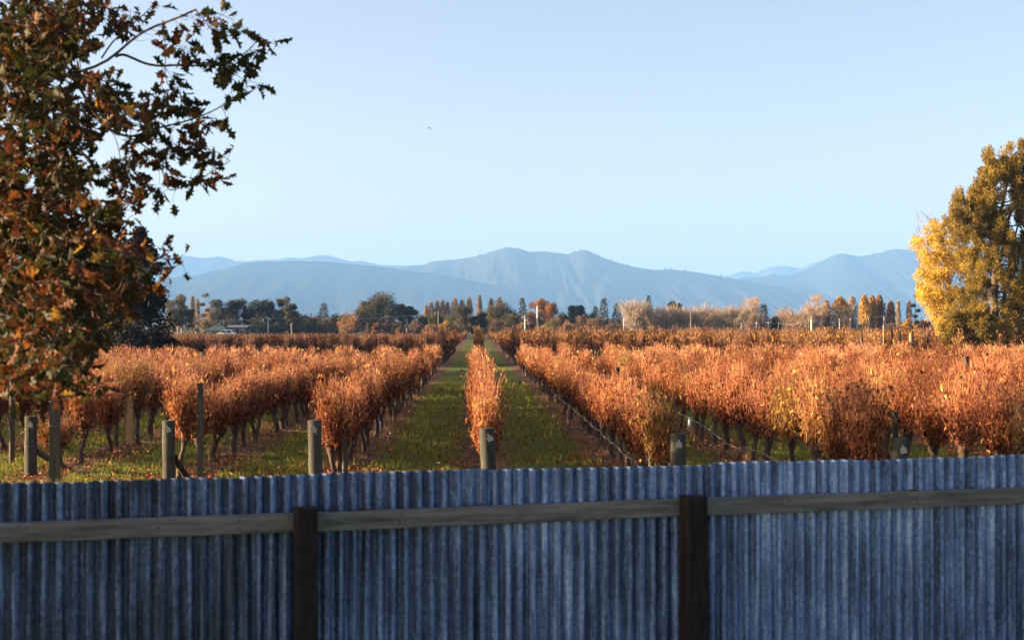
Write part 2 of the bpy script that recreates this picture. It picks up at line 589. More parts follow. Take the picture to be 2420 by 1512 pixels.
ridge('hills', 'low forested front ridge sloping down behind the gum trees',
      [(-600, 660), (-300, 640), (0, 650), (250, 655), (370, 664), (420, 653), (465, 651), (505, 640), (535, 636), (565, 625), (595, 619), (640, 618), (700, 617), (760, 618), (830, 624), (900, 630), (968, 640), (1052, 648), (1108, 662), (1178, 676), (1260, 700), (1350, 735), (1420, 760)],
      8000, 1700, HM1, 25, 0.8, 10)

# ------------------------------------------------------------------ haze
HAZE = 0.000095
if HAZE:
    m, t, out = nodes('haze air')
    pv = N(t, 'ShaderNodeVolumePrincipled')
    pv.inputs['Color'].default_value = (0.22, 0.49, 1.0, 1)
    pv.inputs['Density'].default_value = HAZE
    pv.inputs['Anisotropy'].default_value = 0.0
    t.links.new(pv.outputs[0], out.inputs['Volume'])
    mb = MB()
    box(mb, (-21400, -80, -5.0), (21400, 22000, 640))
    hz = mb.obj('haze', m)
    tag(hz, 'thin blue air lying over the plain and the hills', kind='stuff')

# ------------------------------------------------------------------ corrugated fence
def sheet_mat():
    m, t, out = nodes('weathered corrugated iron')
    tc = N(t, 'ShaderNodeTexCoord')
    oi = N(t, 'ShaderNodeObjectInfo')
    cb = N(t, 'ShaderNodeCombineXYZ')
    for k in range(3):
        t.links.new(oi.outputs['Random'], cb.inputs[k])
    sc = N(t, 'ShaderNodeVectorMath', operation='SCALE')
    sc.inputs['Scale'].default_value = 53.0
    t.links.new(cb.outputs[0], sc.inputs[0])
    ad = N(t, 'ShaderNodeVectorMath', operation='ADD')
    t.links.new(tc.outputs['Object'], ad.inputs[0])
    t.links.new(sc.outputs[0], ad.inputs[1])

    def noise(scale, stretch, detail=5, rough=0.6):
        mp = N(t, 'ShaderNodeMapping')
        mp.inputs['Scale'].default_value = stretch
        t.links.new(ad.outputs[0], mp.inputs['Vector'])
        n = N(t, 'ShaderNodeTexNoise', Scale=scale, Detail=detail, Roughness=rough)
        t.links.new(mp.outputs[0], n.inputs['Vector'])
        return n.outputs['Fac']
    streak = noise(30, (1.6, 1, 0.05), 5, 0.65)      # runs of rain down the sheet
    patch = noise(3.0, (1.2, 1, 0.5), 5, 0.65)      # dull oxide patches
    fine = noise(60, (1.0, 1, 0.55), 6, 0.75)       # spangle
    def mad(a, b, c):
        n = N(t, 'ShaderNodeMath', operation='MULTIPLY_ADD')
        t.links.new(a, n.inputs[0]); n.inputs[1].default_value = b
        if isinstance(c, float): n.inputs[2].default_value = c
        else: t.links.new(c, n.inputs[2])
        return n.outputs[0]
    tone = N(t, 'ShaderNodeSeparateColor')
    t.links.new(oi.outputs['Color'], tone.inputs[0])
    sepc = N(t, 'ShaderNodeSeparateXYZ')
    t.links.new(tc.outputs['Object'], sepc.inputs[0])
    crest = N(t, 'ShaderNodeMapRange', interpolation_type='SMOOTHSTEP')  # crests painted paler, in place of the light catching them
    crest.inputs[1].default_value = 0.006
    crest.inputs[2].default_value = -0.011
    t.links.new(sepc.outputs[1], crest.inputs[0])
    v = mad(crest.outputs[0], 0.08, mad(streak, 0.56, mad(patch, 0.36, mad(fine, 0.46, mad(tone.outputs[0], 0.20, -0.325)))))
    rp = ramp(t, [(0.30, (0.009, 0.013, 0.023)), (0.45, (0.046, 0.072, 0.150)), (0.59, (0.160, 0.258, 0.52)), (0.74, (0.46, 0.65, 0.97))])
    t.links.new(v, rp.inputs[0])
    pb = N(t, 'ShaderNodeBsdfPrincipled')
    pb.inputs['Metallic'].default_value = 0.6
    pb.inputs['Roughness'].default_value = 0.42
    t.links.new(rp.outputs[0], pb.inputs['Base Color'])
    bp = N(t, 'ShaderNodeBump', Strength=0.25, Distance=0.002)
    t.links.new(fine, bp.inputs['Height'])
    t.links.new(bp.outputs[0], pb.inputs['Normal'])
    t.links.new(pb.outputs[0], out.inputs['Surface'])
    return m


M_SHEET = sheet_mat()
M_RAIL = solid_mat('grey fence rail timber', (0.045, 0.043, 0.037), (0.13, 0.126, 0.115), 9, (0.25, 6, 3), 0.85, 0.5, 0.005, c2=(0.22, 0.218, 0.205))
M_FPOST = solid_mat('dark fence post timber', (0.009, 0.008, 0.008), (0.019, 0.016, 0.015), 12, (3, 3, 0.3), 0.9, 0.6, 0.006, c2=(0.035, 0.030, 0.026), spec=0.1)
M_LICHEN = solid_mat('rust brown moss', (0.05, 0.02, 0.012), (0.16, 0.07, 0.03), 60, rough=0.95)

FENCE_TOP = 1.613
fa = P(0, 1140, 7.71)
fb = P(2420, 1078, 9.28)
fdir = norm((fb - fa)[None, :2])[0]
flen = float(np.linalg.norm((fb - fa)[:2]))


def fence():
    rz = math.atan2(fdir[1], fdir[0])
    root = thing('corrugated_fence', 'weathered corrugated iron fence with timber rails and dark posts, closing off the vineyard', 'fence', (fa[0], fa[1], 0), rz)
    ca, sa = math.cos(-rz), math.sin(-rz)

    def along(px, Y0=8.5):
        """distance along the fence where picture column px meets it"""
        d = P(px, 1100, 1.0) - np.array([0, 0, H])
        A = np.array([[d[0], -fdir[0]], [d[1], -fdir[1]]])
        return np.linalg.solve(A, fa[:2])[1]
    # sheets: local x along the fence, y away from the camera
    pitch = 0.0766
    bounds = [along(0) - 2.3, along(0) - 1.05, along(0) - 0.02, along(567), along(1133), along(1685), along(2345), along(2420) + 0.9, along(2420) + 2.0]
    r = np.random.RandomState(11)
    for s0, s1 in zip(bounds[:-1], bounds[1:]):
        s1 += 0.055                                             # laps the next sheet by most of a corrugation
        n = int((s1 - s0) / pitch * 12)
        xs = np.linspace(s0, s1, n)
        zs = np.linspace(-0.02, FENCE_TOP, 7)
        k = bounds.index(s0)
        lift = 0.0032 * (k % 2)
        amp = 0.0112 * r.uniform(0.9, 1.1)
        bow = r.uniform(-0.012, 0.012)
        tops = r.uniform(-0.006, 0.006)
        X = np.repeat(xs[:, None], 7, 1)
        ph = X / pitch * 2 * math.pi + 0.15 * smooth_noise((n, 7), (9, 2), r)
        # rounded crest, slightly sharper where a corrugation has been dented
        Yl = -amp * np.cos(ph) * (1 + 0.16 * smooth_noise((n, 7), (16, 2), r)) + lift + bow * np.sin((X - s0) / (s1 - s0) * math.pi)
        Z = np.repeat(zs[None], n, 0)
        Z[:, -1] += tops + 0.004 * smooth_noise((n, 2), (7, 1), r)[:, 0]
        th = 0.0012
        V0 = np.stack([X, Yl, Z], 2).reshape(-1, 3)
        V1 = V0 + np.array([0, th, 0])
        a, b = n, 7
        i = (np.arange(a - 1)[:, None] * b + np.arange(b - 1)[None]).ravel()
        F = np.stack([i, i + b, i + b + 1, i + 1], 1)
        mb = MB()
        mb.add(V0, F, 0.5, 0, True)
        mb.add(V1, F[:, ::-1], 0.5, 0, True)
        top = np.arange(a) * b + b - 1
        both = np.vstack([V0[top], V1[top]])
        j = np.arange(a - 1)
        mb.add(both, np.stack([j, j + 1, j + 1 + a, j + a], 1))
        so = mb.obj('corrugated_sheet', M_SHEET, root)
        so.color = ((0.0, 0.05, 0.12, 0.40, 0.55, 0.80, 0.6, 0.5)[k], 0, 0, 1)      # per-sheet tone, with the deeper shade at left painted in
    # rails butt against each other at the posts
    p1, p2 = along(716), along(1620)
    seg = [(bounds[0], p1 - 0.054), (p1 + 0.054, p2 - 0.060), (p2 + 0.060, bounds[-1] - 0.2)]
    for (a, b), (dz0, dz1) in zip(seg, [(0.004, 0.0), (-0.003, 0.006), (0.004, -0.004)]):
        nseg = int((b - a) / 0.05)
        xs = np.linspace(a, b, nseg)
        z1 = 1.408 + np.linspace(dz0, dz1, nseg) + r.normal(0, 0.0012, nseg)
        z0 = 1.302 + np.linspace(dz0, dz1, nseg) + r.normal(0, 0.0008, nseg)
        yf = -0.058 + r.normal(0, 0.0005, nseg)
        yb = np.full(nseg, -0.0135)
        c = 0.004
        prof = np.stack([np.stack([xs, yf, z0 + c], 1), np.stack([xs, yf, z1 - c], 1), np.stack([xs, yf + c, z1], 1), np.stack([xs, yb, z1], 1), np.stack([xs, yb, z0], 1), np.stack([xs, yf + c, z0], 1)], 1)
        V = prof.reshape(-1, 3)
        F = []
        for q in range(nseg - 1):
            for w in range(6):
                w2 = (w + 1) % 6
                F.append((q * 6 + w, (q + 1) * 6 + w, (q + 1) * 6 + w2, q * 6 + w2))
        mb = MB()
        mb.add(V, F)
        for e in (0, (nseg - 1) * 6):
            mb.add(V[e:e + 6], [(0, 1, 2, 5), (5, 2, 3, 4)])
        mb.obj('rail', M_RAIL, root)
    for c, w, top in ((p1, 0.118, 1.447), (p2, 0.128, 1.437), (p1 - (p2 - p1), 0.14, 1.44), (p2 + (p2 - p1) * 1.16, 0.14, 1.44)):
        mb = MB()
        nz = 26
        zs = np.linspace(-0.1, top, nz)
        ring = []
        corner = 0.012
        for z in zs:
            flare = 1 + 0.16 * max(0, (top - z) / top) * 0.6
            ww = w / 2 * flare + r.normal(0, 0.0009)
            d0, d1 = -0.20, -0.0605
            pts = [(-ww, d0 + corner), (-ww + corner, d0), (ww - corner, d0), (ww, d0 + corner), (ww, d1), (-ww, d1)]
            ring.append([(c + x + r.normal(0, 0.0008), y, z) for x, y in pts])
        V = np.array(ring).reshape(-1, 3)
        F = [(q * 6 + k, q * 6 + (k + 1) % 6, (q + 1) * 6 + (k + 1) % 6, (q + 1) * 6 + k) for q in range(nz - 1) for k in range(6)]
        mb.add(V, F)
        tp = V[-6:].copy()
        ctr = tp.mean(0) + np.array([0, 0, 0.006])
        mb.add(np.vstack([tp, ctr]), [(k, (k + 1) % 6, 6) for k in range(6)])
        mb.obj('post', M_FPOST, root)
    # nail heads on the rail, clumps of moss along its top edge
    for px in (372, 560, 940, 985, 1222, 1390, 1560, 1853, 2030, 2155, 2300):
        s = along(px)
        if min(abs(s - p1), abs(s - p2)) < 0.1: continue
        for dz in (0.0, 0.045) if r.rand() < 0.6 else (0.02,):
            mb = MB()
            ang = np.arange(8) / 8 * 2 * math.pi
            rr = r.uniform(0.0042, 0.006)
            V = [(s + rr * math.cos(a) + 0.004 * (dz > 0), -0.0615, 1.335 + dz + rr * math.sin(a)) for a in ang] + [(s + 0.004 * (dz > 0), -0.0640, 1.335 + dz)]
            V += [(v[0], -0.0560, v[2]) for v in V[:8]]
            mb.add(V, [(k, (k + 1) % 8, 8) for k in range(8)])
            mb.add(V, [(k, (k + 1) % 8, 9 + (k + 1) % 8, 9 + k) for k in range(8)])
            mb.obj('nail', M_DARKPOST, root)
    mb = MB()
    for px in (232, 835, 850, 862, 1100, 1128, 1405, 2147, 2150, 780, 795):
        s = along(px)
        for _ in range(14):
            pos = np.array([[s + r.normal(0, 0.012), -0.035 + r.normal(0, 0.008), 1.407]])
            cards(mb, pos, np.array([[r.normal(0, 0.6), r.normal(0, 0.5), 0.9]]), r.uniform(0.008, 0.022), 0.010, np.array([r.rand()]), r=r)
    tag(mb.obj('moss', M_LICHEN, root), kind='stuff')
    return root


fence()

# ------------------------------------------------------------------ grapevines
def make_canopy(r, ncane, nleaf, length=1.5, low=0.70, top=1.53, wid=0.16, age_light=0.28, ls=1.0):
    """canes and foliage of one vine: upright shoots tied up in a narrow hedge along y"""
    y0 = r.uniform(-length / 2, length / 2, ncane)
    base = np.stack([r.normal(0, 0.05, ncane), y0 * r.uniform(0.10, 0.62, ncane), low - 0.10 + r.uniform(0.0, 0.16, ncane) + 0.16 * np.abs(y0)], 1)
    hgt = (top - low) * np.clip(r.normal(0.86, 0.20, ncane), 0.35, 1.30)
    tip = np.stack([r.normal(0, wid * 0.75, ncane), y0 + r.normal(0, 0.12, ncane), base[:, 2] + hgt - 0.10 * np.abs(y0)], 1)
    n = 5
    s = np.linspace(0, 1, n)
    bend = r.normal(0, 0.05, (ncane, 3)) * np.array([1, 1, 0.2])
    paths = base[:, None] * (1 - s)[None, :, None] + tip[:, None] * s[None, :, None]
    paths += bend[:, None] * np.sin(s * math.pi)[None, :, None]
    paths += r.normal(0, 0.012, paths.shape) * np.array([1, 1, 0.3])
    rad = np.linspace(0.0062, 0.0026, n)[None] * r.uniform(0.7, 1.35, (ncane, 1)) * ls ** 0.5
    canes = (paths, rad)
    # leaves hang from the canes
    k = r.randint(0, ncane, nleaf)
    q = r.beta(1.5, 1.45, nleaf)
    seg = np.minimum((q * (n - 1)).astype(int), n - 2)
    f = q * (n - 1) - seg
    pos = paths[k, seg] * (1 - f)[:, None] + paths[k, seg + 1] * f[:, None]
    pos = pos + r.normal(0, 1, (nleaf, 3)) * np.array([wid * 0.34, 0.06, 0.05])
    d = np.stack([r.normal(0, 0.42, nleaf), r.normal(0, 0.42, nleaf), -np.abs(r.normal(0.9, 0.5, nleaf))], 1)
    L = np.clip(r.lognormal(math.log(0.062), 0.40, nleaf), 0.022, 0.125) * ls
    W = L * np.where(r.rand(nleaf) < 0.78, r.uniform(0.14, 0.36, nleaf), r.uniform(0.4, 0.85, nleaf))
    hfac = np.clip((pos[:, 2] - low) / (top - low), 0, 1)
    tint = np.clip(r.beta(2.0, 2.0, nleaf) * 0.95 + r.normal(0, 0.06, nleaf) + age_light * (hfac - 0.55), 0.02, 0.93)     # leaf age plus painted light: shade low, paler sunlit tops
    yel = r.rand(nleaf) < 0.012
    W = np.where(yel, L * 0.7, W)
    tint = np.where(yel, 1.0, tint)
    return canes, (pos, d, L, W, tint)


def vine_trunk(r, low=0.55):
    mb = MB()
    lean = r.normal(0, 0.13, 2) * np.array([0.5, 1])
    p = [(lean[0], lean[1], -0.06), (lean[0] * 0.9, lean[1] * 0.9, 0.0), (lean[0] * 0.7 + r.normal(0, .03), lean[1] * 0.6 + r.normal(0, .04), 0.22), (lean[0] * .3 + r.normal(0, .03), lean[1] * .2 + r.normal(0, .05), 0.44), (0, 0, 0.60), (0.0, 0.01, 0.70), (0.01, 0.02, 0.78)]
    path = spline(p, 13)
    rad = np.interp(np.linspace(0, 1, 13), [0, 0.12, 0.3, 0.65, 0.82, 0.92, 1], [0.075, 0.062, 0.049, 0.046, 0.085, 0.095, 0.045]) * r.uniform(0.85, 1.2)
    rad = rad * (1 + r.normal(0, 0.07, 13))
    add_tube(mb, path, rad, 7)
    for s in (-1, 1):
        L = r.uniform(0.30, 0.62)
        q = spline([(0, 0.01, 0.67), (r.normal(0, .02), s * L * .4, 0.74 + r.normal(0, .02)), (r.normal(0, .03), s * L, 0.76 + r.normal(0, .03))], 6)
        add_tube(mb, q, np.linspace(0.035, 0.014, 6), 5)
    for _ in range(5):                                     # old spurs on the gnarled head
        a = r.uniform(0, 6.28)
        q = [(0.03 * math.cos(a), 0.05 * math.sin(a), 0.66), (0.08 * math.cos(a), 0.12 * math.sin(a), 0.72 + r.uniform(0, .04)), (0.09 * math.cos(a), 0.15 * math.sin(a), 0.80)]
        add_tube(mb, q, [0.022, 0.014, 0.008], 4)
    return mb


def leaf_part(mb, L):
    pos, d, ln, w, tint = L
    cards(mb, pos, d, ln, w, tint, fold=0.35, r=rs)


VINES = []
for q in range(7):
    r = np.random.RandomState(100 + q)
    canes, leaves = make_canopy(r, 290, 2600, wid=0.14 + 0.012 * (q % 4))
    mc = MB()
    V, F = many_tubes(*canes, 3)
    mc.add(V, F, np.repeat(r.rand(290), 4 * 3), 0, True)
    ml = MB()
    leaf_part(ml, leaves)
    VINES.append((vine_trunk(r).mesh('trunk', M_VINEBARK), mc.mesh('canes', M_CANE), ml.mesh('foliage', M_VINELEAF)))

NTH = ['', 'lane-side', 'second', 'third', 'fourth', 'fifth', 'sixth', 'seventh', 'eighth', 'ninth', 'tenth', 'eleventh', 'twelfth']


def rowname(i):
    if i == 0: return 'middle row between the lanes'
    return '%s row on the %s side' % (NTH[min(abs(i), 12)], 'oak' if i < 0 else 'yellow tree')


ORD = ['First', 'Second', 'Third', 'Fourth', 'Fifth', 'Sixth', 'Seventh', 'Eighth', 'Ninth', 'Tenth', 'Eleventh', 'Twelfth', 'Thirteenth', 'Fourteenth', 'Fifteenth', 'Sixteenth']
STEP = 1.42
cand = []
rv = np.random.RandomState(5)
for i in range(-18, 16):
    y = end_y(i) + (0.75 if i != 2 else 0.5)
    k = 0
    while y < BLOCK_END:
        x = row_x(i) + rv.normal(0, 0.04)
        px, py, z = to_px((x, y, 1.2))
        cand.append((i, k, x, y, px, rv.rand(), rv.rand(), rv.rand()))
        y += STEP * rv.uniform(0.93, 1.07)
        k += 1
inview = [c for c in cand if -60 < c[4] < 2480]
inview.sort(key=lambda c: c[3])
solo = inview[:300]
solo_set = set((c[0], c[1]) for c in solo)
rest = [c for c in cand if (c[0], c[1]) not in solo_set and -1500 < c[4] < 2700]

GREENISH = {(1, 0): 0.25, (2, 1): 0.7, (2, 2): 0.55, (2, 3): 0.35, (-3, 3): 0.55, (-3, 4): 0.45, (3, 1): 0.5, (3, 6): 0.4, (4, 4): 0.35, (1, 17): 0.2, (1, 31): 0.2, (2, 20): 0.2, (5, 7): 0.4, (-5, 6): 0.4}


def vine_scale(i, k, u):
    if i == 1 and k == 0: return 0.93
    far = 0.93 if i > 0 else 0.88
    base = 1.0 if k < 14 else far
    if u < 0.11: return (0.55 + 1.6 * u) * base                # a weak vine now and then
    return base * (0.84 + 0.28 * ((u * 7.3) % 1))


for (i, k, x, y, px, u1, u2, u3) in solo:
    tm, cm, lm = VINES[int(u1 * 7) % 7]
    rn = rowname(i)
    g = GREENISH.get((i, k), 1.0 if u2 > 0.03 else 0.55)
    s = vine_scale(i, k, u2)
    colour = ('short ' if s < 0.75 else '') + ('rust-brown' if g > 0.7 else 'yellow-green leaved')
    if k < 16 and abs(i) <= 4:
        lab = '%s vine from the post, %s, %s' % (ORD[k], colour.replace(' leaved', ''), rn)
    elif i in (-1, 0, 1):
        lab = '%s grapevine far along the %s' % (colour.capitalize(), rn)
    else:
        lab = '%s vine deep in the %s' % (colour.capitalize(), rn)
    root = thing('grapevine', lab, 'grapevine', (x, y, 0), 0 if u3 < 0.5 else math.pi, 'autumn grapevines, ' + rn)
    s = vine_scale(i, k, u2)
    root.scale = (0.90 if i == 0 else 1, 1, s)
    o = link('trunk', tm, root)
    o = link('canes', cm, root)
    o = link('foliage', lm, root)
    o['kind'] = 'stuff'
    o.color = (g, 1, 1, 1)

# the vines past those three hundred, and the block beyond the headland: counted by nobody
def vine_mass(name, label, spots, ncane, nleaf, length, top, ls, seed, mats, tall=0.28, wid=0.2, tl=(0.0, 1.0)):
    r = np.random.RandomState(seed)
    protos = []
    for q in range(5):
        canes, leaves = make_canopy(r, ncane, nleaf, length, 0.68, top, wid, age_light=tall, ls=ls)
        V, F = many_tubes(canes[0], canes[1] * ls ** 0.5, 3)
        mb = MB()
        leaf_part(mb, leaves)
        V2 = mb.V[0].copy(); F2 = mb.F[0]; T2 = mb.T[0]
        tr = MB()
        if ls < 3.4:
            p = [(0, 0, -.05), (r.normal(0, .02), r.normal(0, .06), 0.4), (0, 0, 0.78)]
            add_tube(tr, p, [0.055, 0.042, 0.05], 4, cap=False)
        protos.append((V, F, np.repeat(r.rand(ncane), 12), V2, F2, T2, tr))
    mb = MB()
    for (x, y, s, t) in spots:
        V, F, T, V2, F2, T2, tr = protos[r.randint(5)]
        sg = -1 if r.rand() < 0.5 else 1
        A = np.array([sg, sg, s])
        off = np.array([x, y, 0])
        mb.add(V * A + off, F, T, 1)
        mb.add(V2 * A + off, F2, np.clip(T2 + t, 0.02, 1.0), 0)
        if tr.n:
            mb.add(tr.V[0] + off, tr.F[0], 0.1, 2)
    o = mb.obj(name, mats)
    return tag(o, label, None, None, 'stuff')


VM = [M_VINELEAF, M_CANE, M_VINEBARK]
sp = [(c[2], c[3], vine_scale(c[0], c[1], c[6]), 0.0) for c in rest]
vine_mass('vines', 'far rows of rust-brown vines before the headland', sp, 60, 540, 1.5, 1.53, 1.7, 41, VM)

r2 = np.random.RandomState(8)
near2, far2 = [], []
M_VINE2 = leaf_mat('vine leaf far block', [(0.0, (0.018, 0.007, 0.004)), (0.35, (0.055, 0.018, 0.008)), (0.62, (0.15, 0.048, 0.014)), (0.85, (0.34, 0.145, 0.03)), (1.0, (0.44, 0.25, 0.05))], 0.25)
for i in range(-75, 66):
    x = row_x(i)
    y = BLOCK2 + (2.0 if i < 0 else 0.0) + r2.uniform(-0.4, 0.4) + (0 if abs(i) < 14 else 0)
    while y < BLOCK2_END:
        px, py, z = to_px((x, y, 1.2))
        step = 2.0 if y < 150 else 4.0
        if (-500 if y < 130 else -100) < px < 2520 and not (x < -19.3 and y < 112):
            tone = 0.10 * math.sin(x * 0.11) + (0.14 if px > 1850 else 0.0) + (-0.08 if px < 900 else 0.0)
            if r2.rand() < 0.05: tone += 0.22
            h = r2.uniform(0.92, 1.1)
            h *= 1.08 if px > 1000 else 0.84
            if y < 150: near2.append((x, y, h, tone))
            else: far2.append((x, y, h * 0.95, tone))
        y += step
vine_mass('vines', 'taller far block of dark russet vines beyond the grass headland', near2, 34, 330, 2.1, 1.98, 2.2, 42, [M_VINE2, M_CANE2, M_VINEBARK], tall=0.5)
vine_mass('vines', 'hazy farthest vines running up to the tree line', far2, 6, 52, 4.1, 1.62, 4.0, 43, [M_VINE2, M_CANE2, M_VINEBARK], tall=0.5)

# ------------------------------------------------------------------ posts and stakes of the trellis
def round_post(r, rad, h, bow=0.0, lean=(0, 0), sides=14, below=0.25):
    mb = MB()
    n = 12
    zs = np.linspace(-below, h, n)
    path = np.stack([lean[0] * zs / h, lean[1] * zs / h, zs], 1)
    V, F = tube(path, rad * (1 + 0.02 * r.normal(size=n)), sides, False)
    V = V + r.normal(0, rad * 0.012, V.shape) * np.array([1, 1, 0])
    mb.add(V, F, 0.5, 0, True)
    ring = V[-sides:]
    inner = ring.copy()
    inner[:, :2] = ring.mean(0)[:2] + (ring[:, :2] - ring.mean(0)[:2]) * 0.93
    inner[:, 2] += rad * 0.06
    k = np.arange(sides)
    mb.add(np.vstack([ring, inner]), np.stack([k, (k + 1) % sides, sides + (k + 1) % sides, sides + k], 1))
    mb.add(np.vstack([inner, inner.mean(0)]), [(q, (q + 1) % sides, sides) for q in range(sides)])
    return mb


def ear_tag(ang):
    """bottle-shaped ear tag, plate in x-z with a button on its neck"""
    out = [(-0.040, 0), (0.040, 0), (0.041, 0.055), (0.032, 0.070), (0.014, 0.078), (0.011, 0.100), (0.006, 0.106), (-0.006, 0.106), (-0.011, 0.100), (-0.014, 0.078), (-0.032, 0.070), (-0.041, 0.055)]
    n = len(out)
    c, s = math.cos(ang), math.sin(ang)
    f = [(x * c - (z - 0.09) * s, -0.0022, x * s + (z - 0.09) * c) for x, z in out]
    b = [(x, 0.001, z) for x, _, z in f]
    mb = MB()
    ctr_f = (np.mean([p[0] for p in f]), -0.0022, np.mean([p[2] for p in f]))
    mb.add(f + [ctr_f], [(k, (k + 1) % n, n) for k in range(n)])
    mb.add(f + b, [(k, k + n, (k + 1) % n + n, (k + 1) % n) for k in range(n)])
    bt = [(0.010 * math.cos(a), -0.0055, 0.010 * math.sin(a)) for a in np.arange(8) / 8 * 6.283] + [(0, -0.0065, 0)]
    bt2 = [(p[0], -0.002, p[2]) for p in bt[:8]]
    mb.add(bt, [(k, (k + 1) % 8, 8) for k in range(8)])
    mb.add(bt[:8] + bt2, [(k, k + 8, (k + 1) % 8 + 8, (k + 1) % 8) for k in range(8)])
    return mb


END = [(-3, 73, 28, 984, 0.0, 'Thick end post with pale tag and a slanting stay, below the oak leaves', 0.35),
       (-2, 398.5, 30, 994, 0.30, 'Thick grey end post whose tag leans, beside a thin stake', 0.0),
       (-1, 743.5, 33, 993, 0.0, 'Thick cracked end post with upright tag, before the oak side of the lane', 0.0),
       (0, 1150, 36, 1012, 0.42, 'Leaning end post with crooked tag at the head of the middle row', 0.0),
       (1, 1602, 36, 1025, 0.0, 'Stout end post with upright tag beside the yellow-green vine', 0.0),
       (2, 2127, 41, 1036, 0.22, 'Mossy end post with tag, half hidden by the fence', 0.0)]
for (i, cx, w, top, ta, lab, _) in END:
    Y = end_y(i)
    pt = P(cx, top, Y)
    rad = w * Y / FPX / 2
    r = np.random.RandomState(60 + i)
    root = thing('end_post', lab, 'post', (pt[0], Y, 0), 0, 'tagged end posts of the vine rows')
    lean = (-0.05, 0.0) if i == 0 else (r.normal(0, 0.01), 0)
    root.location.x -= lean[0]
    round_post(r, rad, pt[2], lean=lean).obj('post', M_POST, root)
    t = ear_tag(ta).obj('tag', M_TAG, root, (lean[0] * 0.9 + (0.02 if i in (0, -3) else 0.0), -rad - 0.0035, pt[2] - 0.085))
    for dz, nm in ((0.20, 'wire_tie'), (0.48, 'wire_tie')):
        a = np.linspace(0, 2 * math.pi, 21)
        zz = pt[2] - dz
        lx = lean[0] * zz / pt[2]
        path = np.stack([lx + (rad * 1.03) * np.cos(a), (rad * 1.03) * np.sin(a), np.full(21, zz) + 0.006 * np.sin(a)], 1)
        mb = MB()
        add_tube(mb, path, 0.0028, 4, cap=False)
        mb.obj(nm, M_WIRE, root)
    # stay leaning from the row side down to a foot
    if i in (-3, -2):
        mb = MB()
        s0 = np.array([rad * 0.7, 0.05, 0.42])
        s1 = np.array([0.46, 0.95, -0.04]) if i == -3 else np.array([0.18, 0.75, -0.04])
        add_tube(mb, spline([s0, s1], 6), 0.052, 8)
        mb.obj('stay', M_STAKE if i == -3 else M_DARKPOST, root)

# tall line posts and thin stakes seen among the vines: (row, px, top py, width px, distance, material, label)
LINE = [('line_post', 130, 930, 23, 22.6, M_STAKE, 'square', 'Wide squared grey post beside the stayed end post, under drooping oak leaves'),
        ('line_post', 28, 880, 13, 26.0, M_STAKE, 'round', 'Thin sunlit round post at the edge of the rows, under the oak'),
        ('line_post', 474, 905, 13, 22.0, M_STAKE, 'square', 'Tall thin stake beside the vine after the leaning-tag post'),
        ('line_post', 306, 935, 15, 29.5, M_PALEPOST, 'square', 'Reddish board standing between trunks, between the stayed post and thin stake'),
        ('line_post', 480, 832, 12, 46.0, M_DARKPOST, 'round', 'Short dark post top standing out of the sunlit oak side vines'),
        ('line_post', 900, 850, 11, 39.0, M_DARKPOST, 'round', 'Dark post top in the row lining the lane on the oak side'),
        ('line_post', 1155, 899, 14, 37.0, M_DARKPOST, 'round', 'Dark square-topped post inside the narrow middle row'),
        ('line_post', 816, 1015, 14, 22.8, M_STAKE, 'round', 'Thin post among trunks behind the cracked end post'),
        ('line_post', 1540, 1058, 13, 19.7, M_STAKE, 'round', 'Thin grey stake under the yellow-green vine beside the upright-tag post'),
        ('line_post', 2283, 842, 13, 38.0, M_DARKPOST, 'round', 'Dark post top in the bright sea of vines before the yellow tree'),
        ('line_post', 2117, 972, 13, 22.0, M_DARKPOST, 'round', 'Dark line post buried in vines before the mossy end post'),
        ('line_post', 1460, 868, 9, 36.0, M_DARKPOST, 'square', 'Slim dark stake among bright vines before the bare willows')]
for (nm, px, top, w, Y, mat, shape, lab) in LINE:
    pt = P(px, top, Y)
    rad = w * Y / FPX / 2
    r = np.random.RandomState(int(px))
    root = thing(nm, lab, 'post', (pt[0], Y, 0), 0, 'trellis posts standing among the vines')
    if shape == 'round':
        round_post(r, rad, pt[2], lean=(r.normal(0, .02), 0), sides=10).obj('post', mat, root)
    else:
        mb = MB()
        box(mb, (-rad, -rad * 0.6, -0.2), (rad, rad * 0.6, pt[2]))
        mb.obj('post', mat, root)
    for zz in (pt[2] - 0.12, pt[2] - 0.5):
        mb = MB()
        a = np.linspace(0, 2 * math.pi, 13)
        add_tube(mb, np.stack([rad * 1.25 * np.cos(a), rad * 1.25 * np.sin(a), np.full(13, zz)], 1), 0.003, 3, cap=False)
        mb.obj('wire_tie', M_WIRE, root)

# posts of the far block, standing at the row ends by the yellow tree
FAR = [(2037, 790, 838, 5, 1), (2043, 806, 845, 4, 1), (2084, 796, 830, 5, 1), (2116, 806, 838, 4, 0), (2126, 782, 838, 7, 1), (2152, 788, 836, 6, 0), (2156, 782, 838, 6, 1), (2088, 768, 800, 3, 0), (2193, 786, 836, 5, 1), (2219, 790, 834, 5, 0), (2108, 778, 800, 4, 1)]
for k, (px, top, bot, w, dark) in enumerate(FAR):
    Y = 90.5 + 0.25 * (k % 3)
    pt = P(px, top, Y)
    root = thing('far_post', ('Dark post' if dark else 'Pale post') + ' at a row end of the far block before the yellow tree', 'post', (pt[0], Y, 0), 0, ('dark' if dark else 'pale') + ' row-end posts of the far vine block')
    round_post(np.random.RandomState(k), w * Y / FPX / 2, pt[2], sides=8).obj('post', M_DARKPOST if dark else M_PALEPOST, root)

